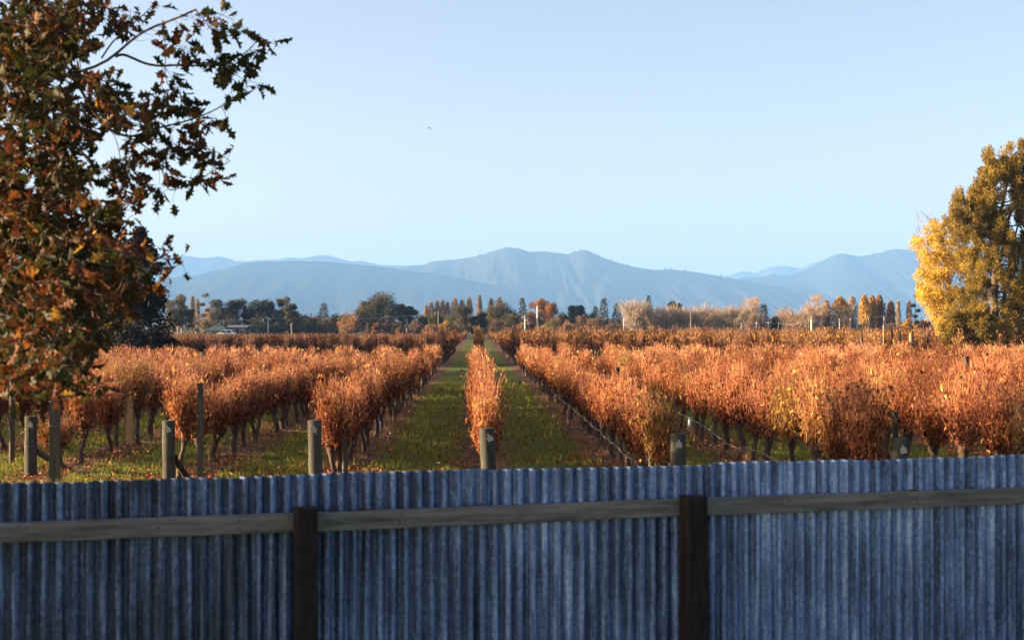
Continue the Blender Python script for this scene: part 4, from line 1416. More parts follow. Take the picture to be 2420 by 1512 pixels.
    (2061, 700, 20, 432, 'poplar', 'gold', 'poplar_tree', 'Tawny poplar in the middle of the trio', {}),
    (2078, 698, 22, 434, 'poplar', 'peach', 'poplar_tree', 'Tawny poplar ending the trio', {}),
    (2105, 713, 16, 440, 'poplar', 'peach', 'poplar_tree', 'Small tan poplar standing alone after the trio', {}),
    (2123, 714, 7, 445, 'poplar', 'twig', 'poplar_tree', 'Thin grey poplar beside the small tan poplar', {}),
    (2148, 714, 10, 445, 'poplar', 'twig', 'poplar_tree', 'Thin grey poplar next to the ragged pine', {}),
    (2163, 695, 26, 430, 'tuft', 'conifer', 'pine_tree', 'Ragged dark pine at the yellow tree edge', {}),
    (1974, 765, 30, 410, 'bush', 'gum', 'shrub', 'Dark shrub at the foot of golden poplars', {}),
    (2046, 764, 46, 410, 'bush', 'gum', 'shrub', 'Wide dark shrub before the poplar trio', {}),
    (2108, 757, 44, 420, 'bush', 'brown', 'shrub', 'Purple-brown scrub below the small tan poplar', {}),
    (2142, 748, 30, 330, 'bush', 'gold', 'shrub', 'Orange bush before the ragged pine', {}),
    (2166, 764, 26, 300, 'bush', 'gold', 'shrub', 'Low orange bush beside the yellow tree', {}),
    (2183, 753, 36, 330, 'bush', 'red', 'shrub', 'Reddish bush partly behind the yellow tree', {}),
]
for n_, (cx, top, w, Y, kind, pal, nm, lab, ex) in enumerate(TREES):
    Y = Y * 0.78 if Y > 340 else Y
    pt = P(cx, top, Y)
    pxm = Y / FPX
    W = w * pxm * ex.get('w', 1.0) * (1.5 if kind == 'bare' else 1.3 if kind == 'poplar' else 1.12)
    cat = {'shrub': 'shrub', 'hedge': 'hedge'}.get(nm, 'tree')
    tm, cm = make_tree(kind, W, pt[2] * (1.07 if kind == 'bare' else 1.01), 500 + n_, pal, ex.get('b', 0.0), None, ex.get('d', 1.0), px=pxm)
    root = thing(nm, lab, cat, (pt[0], Y, 0), 0, 'trees and shrubs of the tree line')
    bark = M_GREYBARK if pal in ('twig', 'twigpink', 'peach') or nm == 'gum_tree' else M_BARK
    tm.obj('trunk' if cat == 'tree' else 'stems', bark, root)
    cm.obj('crown', TM[pal], root)
    if 'top' in ex:
        r = np.random.RandomState(n_)
        c2 = MB()
        for k in range(9):
            a = r.uniform(0, 6.28)
            c = np.array([math.cos(a) * W * .3 * r.rand(), math.sin(a) * W * .3 * r.rand(), pt[2] * r.uniform(.84, .95)])
            crown_blob(c2, r, c, W * .16, 60, pxm * 2.2, .5, 0.0, .8)
        tag(c2.obj('leafy_top', TM[ex['top']], root), kind='stuff')

def scrub():
    r = np.random.RandomState(64)
    mats = ['brown', 'gum', 'oakgreen', 'peach', 'brown', 'twigpink', 'twig']
    mbs = {k: MB() for k in dict.fromkeys(mats)}
    for px in np.arange(380, 2260, 9.0):
        Y = r.uniform(362, 374)
        top = r.uniform(740, 766) if px < 1460 else r.uniform(750, 768)
        p = P(px + r.normal(0, 4), top, Y)
        k = mats[r.randint(len(mats))]
        for q in range(3):
            hh = p[2] * r.uniform(.35, .8)
            crown_blob(mbs[k], r, np.array([p[0] + r.normal(0, .8), Y + r.normal(0, 1), hh]), max(.6, p[2] - hh), 60, .5, r.uniform(.2, .8), 0.0)
    al = MB()
    names = list(mbs)
    for j, k in enumerate(names):
        for V, F, T in zip(mbs[k].V, mbs[k].F, mbs[k].T):
            al.add(V, F - F.min(), T, j)
    tag(al.obj('undergrowth', [TM[k] for k in names]), 'brown and dark scrub filling in behind the tree line', None, None, 'stuff')


scrub()

# dark cypresses behind the oak; the two deepest are hidden, added to cast shade
for k, (cx, top, w, Y, lab, kind) in enumerate(((330, 541, 150, 91, 'Tall black cypress beside the oak, edge of the far block', 'dark'),
                                       (235, 560, 150, 95, 'Black cypress mostly hidden behind the oak leaves', 'dark'),
                                       (110, 520, 170, 98, 'Widest black cypress hidden behind the oak crown', 'dark'),
                                       (185, 553, 130, 103, 'Hidden black cypress added for shade behind the oak, deeper in than its fellows', 'dark'),
                                       (150, 548, 140, 110, 'Hidden black cypress added for shade, deepest behind the oak leaves', 'dark'),
                                       (-40, 560, 170, 93, 'Black cypress cut by the picture edge behind the oak', 'dark'),
                                       (300, 740, 160, 88, 'Low dark bramble mass under the black cypress', 'bush'),
                                       (400, 785, 70, 88.5, 'Low dark hedge end beside the black cypress', 'bush'))):
    pt = P(cx, top, Y)
    pxm = Y / FPX
    r = np.random.RandomState(900 + k)
    root = thing('cypress_tree' if kind == 'dark' else 'shrub', lab, 'tree' if kind == 'dark' else 'shrub', (pt[0], Y, 0), 0, 'dark trees behind the oak')
    h, R = pt[2], w * pxm / 2
    if kind == 'dark':
        tm, cm = MB(), MB()
        limbs(tm, r, 0.22, h, R * .8, 14, .12)
        for q in range(90):
            f = r.rand() ** .9
            z = h * (.05 + .92 * f)
            rad = R * np.interp(f, [0, .3, .7, .9, 1], [1.0, 1.0, .62, .38, .14])
            a = r.uniform(0, 6.28)
            s = r.uniform(.3, .95)
            br = R * r.uniform(.20, .34) * (1.15 - .6 * f)
            crown_blob(cm, r, np.array([rad * s * math.cos(a), rad * s * math.sin(a), z]), br, 240, pxm * 6.5, r.uniform(.2, .8), -0.4, 1.15)
        m = 260
        a = r.uniform(0, 6.28, m); f = r.rand(m)
        pos = np.stack([R * 1.0 * np.cos(a) * (1 - .4 * f), R * .9 * np.sin(a) * (1 - .4 * f), h * (.15 + .75 * f)], 1)
        c2 = MB()
        cards(c2, pos, np.stack([np.cos(a), np.sin(a), r.normal(.6, .4, m)], 1), R * r.uniform(.15, .45, m), pxm * .8, r.rand(m), .2, r)
        tm.obj('trunk', M_BARK, root)
        cm.obj('crown', TM['black'], root)
        tag(c2.obj('bare_twigs', TM['twig'], root), kind='stuff')
    else:
        tm, cm = make_tree('bush', R * 2, h, 950 + k, 'black', px=pxm, size=pxm * 5, dens=1.6)
        tm.obj('stems', M_BARK, root)
        cm.obj('crown', TM['black'], root)


# the tall bronze conifer and the yellow tree beside it
def big_trees():
    Y = 96.0
    pxm = Y / FPX
    r = np.random.RandomState(321)
    base = P(2345, 800, Y)
    root = thing('conifer_tree', 'Tall bronze-green conifer with visible trunk, towering over the vines', 'tree', (base[0], Y, 0))
    tm, cm = MB(), MB()

    def L(px, py, dy=0.0):
        p = P(px + 8, py + 18, Y + dy)
        return p - np.array([base[0], Y, 0])
    tr = spline([L(2348, 862), L(2344, 760), L(2341, 690), L(2346, 600), L(2352, 520), L(2366, 440), L(2385, 352)], 22)
    add_tube(tm, tr, np.linspace(.36, .05, 22), 9)
    add_tube(tm, spline([L(2350, 800), L(2362, 720), L(2368, 660), L(2385, 560), L(2410, 470)], 14), np.linspace(.17, .04, 14), 6)
    add_tube(tm, spline([L(2352, 560), L(2375, 500, 1), L(2400, 440, 1.5), L(2425, 380, 1.5)], 10), np.linspace(.14, .03, 10), 6)
    # crown clumps: (px, py, radius px)
    C = [(2395, 365, 26), (2420, 355, 26), (2450, 370, 30), (2340, 362, 14), (2350, 385, 24), (2318, 398, 20), (2300, 420, 16), (2380, 405, 30), (2420, 410, 34), (2330, 425, 26), (2275, 455, 16), (2262, 480, 20), (2300, 460, 26), (2345, 455, 26),
         (2290, 500, 26), (2325, 500, 24), (2395, 470, 26), (2430, 470, 34), (2245, 505, 18), (2228, 528, 18), (2260, 540, 28), (2300, 545, 28), (2340, 555, 20), (2400, 540, 28), (2440, 545, 30),
         (2270, 585, 24), (2310, 600, 26), (2300, 640, 26), (2325, 640, 20), (2385, 600, 30), (2425, 610, 30), (2390, 650, 24), (2430, 660, 26), (2310, 680, 22), (2410, 700, 20), (2460, 520, 40), (2470, 430, 40), (2470, 620, 40), (2330, 585, 18), (2365, 560, 16)]
    OL = [(2398, 338), (2345, 345), (2318, 378), (2288, 420), (2262, 452), (2240, 490), (2216, 520), (2222, 580), (2232, 640), (2240, 720), (2236, 790), (2480, 800), (2500, 340)]

    def inside(x, y):
        c_ = False
        for (xa, ya), (xb, yb) in zip(OL, OL[1:] + OL[:1]):
            if (ya > y) != (yb > y) and x < (xb - xa) * (y - ya) / (yb - ya) + xa:
                c_ = not c_
        return c_
    extra = 0
    while extra < 85:
        x, y = r.uniform(2215, 2490), r.uniform(350, 790)
        if not inside(x, y): continue
        if y > 560 and 2325 < x < 2362 and r.rand() < .7: continue
        if y < 560 and r.rand() < .2: continue
        if x < 2285 and y > 570 and r.rand() < .75: continue
        C.append((x, y, r.uniform(17, 30)))
        extra += 1
    for (px, py, rad) in C:
        for q in range(6):
            dy = r.uniform(-1.0, 1.0) * np.interp(py, [350, 600, 800], [1.2, 2.8, 3.0])
            c = L(px + r.normal(0, rad * .55), py + r.normal(0, rad * .6), dy)
            br = rad * pxm * r.uniform(.45, .75)
            n = int(230 * (rad / 24) ** 1.6)
            v = norm(r.normal(size=(n, 3))) * (r.rand(n, 1) ** .5)
            pos = c + v * br * np.array([.66, .66, 1.15])
            d = norm(np.stack([v[:, 0] * .6, v[:, 1] * .6, .85 + r.normal(0, .4, n)], 1) + r.normal(0, .35, (n, 3)))
            ln = pxm * r.uniform(3.2, 8, n)
            cards(cm, pos, d, ln, ln * .34, np.clip(r.uniform(.3, .75) + r.normal(0, .2, n), 0, 1), .3, r)
            if q == 0:
                zt = c[2] - br * 1.2
                ax = np.array([np.interp(zt, tr[:, 2], tr[:, w_]) for w_ in range(3)])
                if r.rand() < .55: continue
                add_tube(tm, spline([ax, (ax + c) / 2 + np.array([0, 0, -.1]), c], 6), np.linspace(.06, .012, 6), 4, cap=False)
    tm.obj('trunk', M_BARK, root)
    cm.obj('crown', TM['redwood'], root)

    # yellow tree behind it
    Y2 = 101.0
    px2 = Y2 / FPX
    b2 = P(2245, 800, Y2)
    root = thing('poplar_tree', 'Bright yellow leafy tree beside the tall bronze conifer', 'tree', (b2[0], Y2, 0))
    tm, cm, tw = MB(), MB(), MB()

    def L2(px, py, dy=0.0):
        return P(px, py, Y2 + dy) - np.array([b2[0], Y2, 0])
    add_tube(tm, spline([L2(2250, 858), L2(2248, 760), L2(2240, 650), L2(2225, 560)], 12), np.linspace(.25, .05, 12), 7)
    C = [(2178, 590, 22), (2170, 575, 14), (2200, 560, 24), (2210, 535, 18), (2195, 620, 28), (2180, 650, 22), (2215, 600, 30), (2230, 565, 24), (2200, 660, 30), (2178, 682, 14), (2190, 700, 24), (2182, 715, 18), (2215, 700, 30), (2235, 650, 34), (2255, 610, 30), (2202, 735, 24), (2215, 755, 20), (2235, 735, 30), (2250, 690, 34), (2225, 775, 22), (2245, 780, 22), (2270, 740, 30), (2290, 700, 30), (2275, 785, 24), (2305, 770, 26), (2330, 730, 26), (2315, 800, 22), (2280, 650, 30), (2345, 690, 24)]
    for (px, py, rad) in C:
        for q in range(6):
            c = L2(px + r.normal(0, rad * .35), py + r.normal(0, rad * .45), r.uniform(-2.2, 2.2))
            crown_blob(cm, r, c, rad * px2 * r.uniform(.5, .75), int(170 * (rad / 24) ** 1.5), px2 * 4.6, r.uniform(.35, .75), 0.0)
            if q == 0:
                ax = L2(2242, min(840, py + 70))
                add_tube(tm, spline([ax, (ax + c) / 2, c], 6), np.linspace(.05, .012, 6), 4, cap=False)
    for k in range(70):
        p0 = L2(r.uniform(2168, 2215), r.uniform(510, 590), r.uniform(-1, 1))
        cards(tw, p0[None], np.array([[-.5 + r.normal(0, .3), r.normal(0, .3), 1.0]]), r.uniform(.5, 1.3), .03, np.array([.3]), .2, r)
    tm.obj('trunk', M_BARK, root)
    cm.obj('crown', TM['yellow'], root)
    tag(tw.obj('bare_twigs', TM['twig'], root), kind='stuff')
    # lower bushes under them
    for k, (cx, top, w, Yb, pal, lab) in enumerate(((2262, 715, 80, 93.0, 'redwood', 'Mustard undergrowth bush at the foot of the yellow tree'),
                                            (2318, 690, 74, 92.5, 'redwood', 'Bronze bush before the tall conifer trunk'),
                                            (2372, 735, 44, 93.5, 'gold', 'Orange-yellow sapling beside the tall conifer trunk'),
                                            (2410, 640, 90, 97.0, 'red', 'Dark red bush on the shady side of the conifer'),
                                            (2470, 620, 110, 99.0, 'red', 'Dark red bush cut by the picture edge'))):
        p = P(cx, top, Yb)
        R = np.random.RandomState(40 + k)
        rt = thing('shrub', lab, 'shrub', (p[0], Yb, 0), 0, 'bushes under the tall conifer')
        tm, cm = make_tree('round', w * Yb / FPX, p[2], 700 + k, pal, -.25, Yb / FPX * 4.6, 1.3)
        tm.obj('stems', M_BARK, rt)
        cm.obj('crown', TM[pal], rt)


big_trees()

# ------------------------------------------------------------------ power poles and cables
POLES = [(1270, 723, 4.2, 300, M_POLE, None, 'Tallest white power pole, before the orange oak'),
         (1241, 746, 4.0, 300, M_POLE, (1234, 1248, 754), 'Short white power pole with tilted crossarm, beside the tallest'),
         (1475, 749, 3.6, 300, M_POLE, None, 'White power pole between spruces and bare willows'),
         (1918, 748, 4.6, 280, M_POLE, (1908, 1929, 755), 'White power pole with bright cross arms'),
         (1633, 732, 3.2, 330, M_BROWNPOLE, None, 'Tall thin brown pole among the bare willows'),
         (1036, 735, 3.0, 330, M_BROWNPOLE, None, 'Tall thin brown pole before the pinkish poplars'),
         (634, 751, 3.2, 340, M_POLE, (628, 640, 752), 'Leaning power pole before the low hedge'),
         (1752, 763, 2.4, 320, M_CABLE, None, 'Thin grey pole before the dark-limbed willow'),
         (1788, 760, 3.2, 320, M_CABLE, None, 'Thicker grey pole before the yellow-topped poplar'),
         (1816, 760, 3.0, 320, M_CABLE, None, 'Grey pole before the broad fir'),
         (1840, 763, 2.4, 320, M_CABLE, None, 'Thin grey pole before the small dark tree'),
         (1984, 753, 2.4, 320, M_CABLE, None, 'Thin pole before the wide golden poplar'),
         (2010, 752, 2.8, 320, M_CABLE, None, 'Grey pole before the grey bare poplar'),
         (2026, 752, 2.4, 320, M_CABLE, None, 'Thin grey pole before the brightest golden poplar'),
         (2053, 752, 2.8, 320, M_CABLE, None, 'Grey pole before the wide dark shrub'),
         (2089, 747, 3.0, 320, M_CABLE, None, 'Grey pole between poplar trio and small tan poplar')]
ptop = {}
for (px, top, w, Y, mat, arm, lab) in POLES:
    Y = Y * 0.98 if Y >= 320 else Y
    p = P(px, top, Y)
    ptop[px] = p
    root = thing('power_pole', lab, 'power pole', (p[0], Y, 0), 0, 'power poles along the tree line')
    rad = w * Y / FPX / 2
    mb = MB()
    add_tube(mb, [(0, 0, -.3), (0, 0, p[2] * .6), (0, 0, p[2])], [rad * 1.1, rad, rad * .72], 8)
    mb.obj('pole', mat, root)
    if arm:
        a0, a1 = P(arm[0], arm[2] - 4, Y), P(arm[1], arm[2] + 4, Y)
        o = np.array([p[0], Y, 0])
        mb = MB()
        add_tube(mb, [a0 - o + np.array([0, -.12, 0]), a1 - o + np.array([0, -.12, 0])], .09, 4)
        mb.obj('crossarm', mat, root)
        for f in (.08, .5, .92):
            c = a0 * (1 - f) + a1 * f - o
            mb = MB()
            add_tube(mb, [c + np.array([0, -.12, .08]), c + np.array([0, -.12, .26])], [.05, .035], 6)
            mb.obj('insulator', M_GUARD, root)


def cable(p0, p1, sag, lab, rad=0.022):
    s = np.linspace(0, 1, 24)[:, None]
    path = p0 * (1 - s) + p1 * s - np.array([0, 0, 1]) * sag * 4 * s * (1 - s)
    mb = MB()
    add_tube(mb, path, rad, 4, cap=False)
    tag(mb.obj('power_cable', M_CABLE), lab, 'cable', 'power cables')


cable(ptop[634] + np.array([0, 0, -.05]), P(480, 757, 330), .25, 'Sunlit cable running from the leaning pole toward the cypress', .045)
cable(ptop[634], P(1036, 741, 330), .6, 'Faint cable from the leaning pole to the pinkish poplars')
cable(ptop[1918] + np.array([-.5, 0, -.6]), ptop[1840], .6, 'Cable from the cross-arm pole to the small dark tree')
cable(ptop[1840], ptop[1752], .25, 'Cable along the thin grey poles before the bare willows')
cable(ptop[1918] + np.array([.5, 0, -.6]), ptop[2010], .6, 'Cable from the cross-arm pole toward golden poplars')
cable(ptop[2010], ptop[2089], .2, 'Cable along the poles before the poplar trio')
cable(ptop[2089], P(2230, 749, 320), .8, 'Cable from the poplar trio into the yellow tree')
cable(ptop[1241] + np.array([0, 0, -.2]), ptop[1475], .6, 'Faint cable from the short white pole to the willow pole')

# ------------------------------------------------------------------ farm buildings and car at the tree line
M_ROOFGREEN = solid_mat('green sheet roof', (0.035, 0.065, 0.058), (0.055, 0.09, 0.08), 2, rough=0.6, bump=0.1)
M_ROOFGREY = solid_mat('grey sheet roof', (0.11, 0.12, 0.14), (0.17, 0.18, 0.20), 2, rough=0.6, bump=0.1)
M_WALL = solid_mat('dull barn wall', (0.10, 0.10, 0.10), (0.17, 0.165, 0.16), 2, rough=0.8, bump=0.1)
M_DARKWALL = solid_mat('dark shed wall', (0.02, 0.02, 0.022), (0.04, 0.04, 0.042), 2, rough=0.8, bump=0.1)
M_GLASS = solid_mat('window glass', (0.02, 0.025, 0.03), (0.04, 0.045, 0.05), 2, rough=0.1, bump=0.0, spec=0.6)


def building(name, lab, x0, x1, ytop, eave, Y, depth, roof, wall, hip=True, flat=False):
    a, b = P(x0, ytop, Y), P(x1, ytop, Y)
    e = P(x0, eave, Y)[2]
    w = b[0] - a[0]
    root = thing(name, lab, 'building', ((a[0] + b[0]) / 2, Y, 0), 0, 'farm buildings')
    mb = MB()
    box(mb, (-w / 2 + .3, .3, -.1), (w / 2 - .3, depth - .3, e))
    mb.obj('wall', wall, root)
    t = a[2]
    mb = MB()
    if flat:
        box(mb, (-w / 2, 0, e + .003), (w / 2, depth, t))
    else:
        i = w * .28 if hip else 0.0
        V = [(-w / 2, 0, e), (w / 2, 0, e), (w / 2, depth, e), (-w / 2, depth, e), (-w / 2 + i, depth / 2, t), (w / 2 - i, depth / 2, t)]
        mb.add(V, [(0, 1, 5, 4), (2, 3, 4, 5)])
        mb.add(V, [(1, 2, 5), (3, 0, 4)])
        mb.add(V, [(0, 3, 2, 1)])
    mb.obj('roof', roof, root)
    for k in (-1, 1):
        f = MB()
        box(f, (k * w * .22 - .55, .22, e * .35), (k * w * .22 + .55, .29, e * .8))
        fo = f.obj('window', M_GUARD if not flat else M_WALL, root)
        g = MB()
        box(g, (k * w * .22 - .47, .19, e * .40), (k * w * .22 + .47, .218, e * .75))
        g.obj('pane', M_GLASS, fo)
    d = MB()
    box(d, (-.5, .22, 0), (.5, .29, e * .82))
    d.obj('door', M_DARKWALL, root)


building('farm_house', 'Low house with dark green hipped roof below the broad gum', 480, 535, 770, 781, 321, 9, M_ROOFGREEN, M_WALL)
building('barn', 'Long grey barn between green roof and dark shed', 534, 586, 767, 773, 326, 10, M_ROOFGREY, M_WALL, False)
building('shed', 'Dark flat-roofed shed at the end of the barn', 585, 612, 770, 773, 322, 8, M_ROOFGREEN, M_DARKWALL, flat=True)


def car():
    Y = 312.0
    p = P(535, 778.5, Y)
    root = thing('parked_car', 'White parked car whose roof shows before the grey barn', 'car', (p[0], Y, 0))
    M_CAR = solid_mat('white car paint', (0.72, 0.73, 0.75), (0.8, 0.81, 0.82), 2, rough=0.25, bump=0.0, spec=0.6)
    h = p[2]
    # side profile along x, extruded in y
    s = max(1.0, h / 1.5)
    prof = [(-2.15, .42), (-2.2, .75), (-1.9, .92), (-1.25, 1.0), (-.75, 1.38), (-.2, 1.5), (.75, 1.48), (1.45, 1.1), (2.05, 1.02), (2.2, .8), (2.15, .42)]
    prof = np.array(prof) * np.array([1, h / 1.5])
    n = len(prof)
    ys = [-.85, -.72, .72, .85]
    V = []
    for yy in ys:
        for (x, z) in prof:
            inset = 1.0 if abs(yy) > .8 else 1.02
            V.append((x * inset, yy * (0.86 if z > 1.2 else 1), z))
    F = [(q * n + k, q * n + k + 1, (q + 1) * n + k + 1, (q + 1) * n + k) for q in range(3) for k in range(n - 1)]
    F += [(q * n + n - 1, q * n, (q + 1) * n, (q + 1) * n + n - 1) for q in range(3)]
    mb = MB()
    mb.add(V, F, 0.5, 0, True)
    for q in (0, 3):
        c = np.mean(np.array(V[q * n:(q + 1) * n]), 0)
        mb.add(V[q * n:(q + 1) * n] + [tuple(c)], [(k, (k + 1) % n, n) for k in range(n)])
    mb.obj('body', M_CAR, root)
    for x0, x1 in ((-.95, -.02), (.06, 1.15)):
        g = MB()
        zz = h / 1.5
        g.add([(x0 - .1, -.865, 1.03 * zz), (x1 + .1, -.865, 1.03 * zz), (x1 - .15, -.80, 1.36 * zz), (x0 + .25, -.80, 1.36 * zz)], [(0, 1, 2, 3)])
        g.obj('window', M_GLASS, root)
    for x in (-1.35, 1.35):
        for yy in (-.8, .8):
            wmb = MB()
            a = np.arange(14) / 14 * 6.283
            V = [(x + .33 * math.cos(q), yy - .1, .33 + .33 * math.sin(q)) for q in a] + [(x + .33 * math.cos(q), yy + .1, .33 + .33 * math.sin(q)) for q in a] + [(x, yy - .1, .33), (x, yy + .1, .33)]
            wmb.add(V, [(k, (k + 1) % 14, 14 + (k + 1) % 14, 14 + k) for k in range(14)])
            wmb.add(V, [(k, (k + 1) % 14, 28) for k in range(14)])
            wmb.add(V, [(14 + k, 14 + (k + 1) % 14, 29) for k in range(14)])
            wmb.obj('wheel', M_DARKWALL, root)


car()

# ------------------------------------------------------------------ birds
def lathe_body(stations, sides=10):
    """stations: (x, z, half height, half width) along the body"""
    V = []
    for (x, z, hh, ww) in stations:
        for k in range(sides):
            a = k / sides * 6.283
            V.append((x, ww * math.cos(a), z + hh * math.sin(a)))
    n = len(stations)
    F = [(q * sides + k, q * sides + (k + 1) % sides, (q + 1) * sides + (k + 1) % sides, (q + 1) * sides + k) for q in range(n - 1) for k in range(sides)]
    return V, F


def ground_bird(px, py, Y, rz, mat, lab, upright=0.0):
    p = P(px, py, Y)
    root = thing('bird', lab, 'bird', (p[0], Y, 0.03), rz, 'birds feeding on the grass lanes')
    V, F = lathe_body([(-.15, .085, .004, .012), (-.10, .095, .012, .02), (-.06, .11, .035, .035), (0, .12, .05, .046), (.05, .135, .046, .042), (.085, .165, .032, .030), (.105, .19, .032, .029), (.128, .197, .022, .02), (.14, .196, .008, .008)])
    V = np.array(V)
    c, s = math.cos(upright), math.sin(upright)
    V = np.stack([V[:, 0] * c - (V[:, 2] - .1) * s, V[:, 1], .1 + V[:, 0] * s + (V[:, 2] - .1) * c], 1)
    mb = MB()
    mb.add(V, F, .5, 0, True)
    mb.obj('body', mat, root)
    hp = np.array([.14, 0, .196])
    hp = np.array([hp[0] * c - (hp[2] - .1) * s, 0, .1 + hp[0] * s + (hp[2] - .1) * c])
    mb = MB()
    add_tube(mb, [hp - np.array([.01, 0, 0]), hp + np.array([.03, 0, -.003])], [.008, .001], 5)
    mb.obj('beak', M_BEAK, root)
    for yy in (-.018, .018):
        mb = MB()
        add_tube(mb, [(0.01, yy, .09), (-.005, yy, .045), (.01, yy, 0.0)], .004, 4)
        for dx, dy in ((.035, 0), (.028, .015), (.028, -.015), (-.02, 0)):
            add_tube(mb, [(.01, yy, .002), (.01 + dx, yy + dy, .002)], .003, 3)
        mb.obj('leg', M_BEAK, root)
    for yy in (-1, 1):
        mb = MB()
        w = np.array([(.055, .047 * yy, .14), (.0, .054 * yy, .15), (-.13, .026 * yy, .10), (-.05, .052 * yy, .095), (.03, .052 * yy, .10)])
        w2 = w + np.array([0, .004 * yy, 0])
        cc = np.vstack([w, w2])
        cc = np.stack([cc[:, 0] * c - (cc[:, 2] - .1) * s, cc[:, 1], .1 + cc[:, 0] * s + (cc[:, 2] - .1) * c], 1)
        mb.add(cc, [(5, 6, 7), (5, 7, 8), (5, 8, 9)])
        mb.add(cc, [(k, (k + 1) % 5, 5 + (k + 1) % 5, 5 + k) for k in range(5)])
        mb.obj('wing', mat, root)


ground_bird(1228, 912, 60.0, 1.3, M_BIRD, 'Black bird standing upright on the grass lane, yellow tree side', 0.7)
ground_bird(1092, 885, 77.0, 2.2, M_BIRDBROWN, 'Tawny bird on the grass lane, oak side of the middle row', 0.3)
ground_bird(1006, 915, 59.0, 0.3, M_BIRD, 'Black bird under the vines lining the lane, oak side', 0.2)


def flying_bird(px, py, Y, span, lab, roll):
    p = P(px, py, Y)
    root = thing('flying_bird', lab, 'bird', p, 0.5, 'birds flying over the vineyard')
    root.rotation_euler = (roll, 0.1, 0.6)
    k = span / .40
    V, F = lathe_body([(-.13 * k, 0, .004 * k, .025 * k), (-.08 * k, 0, .012 * k, .018 * k), (0, 0, .028 * k, .028 * k), (.06 * k, 0, .024 * k, .024 * k), (.10 * k, .005 * k, .016 * k, .016 * k), (.125 * k, .005 * k, .003 * k, .003 * k)], 8)
    mb = MB()
    mb.add(V, F, .5, 0, True)
    mb.obj('body', M_BIRD, root)
    for s in (-1, 1):
        mb = MB()
        pts = np.array([(.05, .02 * s, .01), (.06, .10 * s, .04), (.02, .20 * s, .0), (-.02, .19 * s, -.01), (-.04, .10 * s, .03), (-.06, .02 * s, .01)]) * k
        low = pts - np.array([0, 0, .008 * k])
        vv = np.vstack([pts, low])
        mb.add(vv, [(0, 1, 4, 5), (1, 2, 3, 4), (6, 11, 10, 7), (7, 10, 9, 8)])
        mb.add(vv, [(q, q + 6, (q + 1) % 6 + 6, (q + 1) % 6) for q in range(6)])
        mb.obj('wing', M_BIRD, root)


flying_bird(1015, 303, 120, .44, 'Black bird gliding high over the twin-peaked hill', .35)
flying_bird(1603, 572, 220, .30, 'Tiny bird low over the slope of the twin-peaked hill', .1)


# ------------------------------------------------------------------ the oak
OUT = np.array([(0, -.02), (.05, .10), (.16, .16), (.10, .24), (.22, .32), (.36, .30), (.20, .42), (.16, .48), (.34, .60), (.44, .62), (.22, .70), (.16, .76), (.22, .86), (.10, .86), (.03, .93), (0, 1.0)])


def oak_leaf(r):
    """lobed leaf one unit long, folded along its midrib and curling"""
    V, F = [], []
    right = OUT * np.array([r.uniform(.68, .95), 1])
    left = OUT * np.array([-r.uniform(.68, .95), 1])
    n = len(OUT)
    fold = r.uniform(.15, .7)
    curl = r.uniform(-.35, .6)
    ys = OUT[:, 1]

    def lift(x, y):
        return (x, y - .1 * curl * y * y, abs(x) * fold + curl * y * y * .35 + r.normal(0, .015))
    mid = [lift(0, y) for y in ys]
    R = [lift(x, y) for x, y in right]
    L = [lift(x, y) for x, y in left]
    V = mid + R + L
    for k in range(n - 1):
        F.append((k, n + k, n + k + 1, k + 1))
        F.append((k, k + 1, 2 * n + k + 1, 2 * n + k))
    V = np.array(V)
    st = np.array([(0, 0, 0), (.012, -.22, .03), (-.012, -.22, .03)])      # stalk
    V = np.vstack([V, st])
    b = 3 * n
    F.append((b, b + 1, b + 2, b + 2))
    return V, np.array(F)


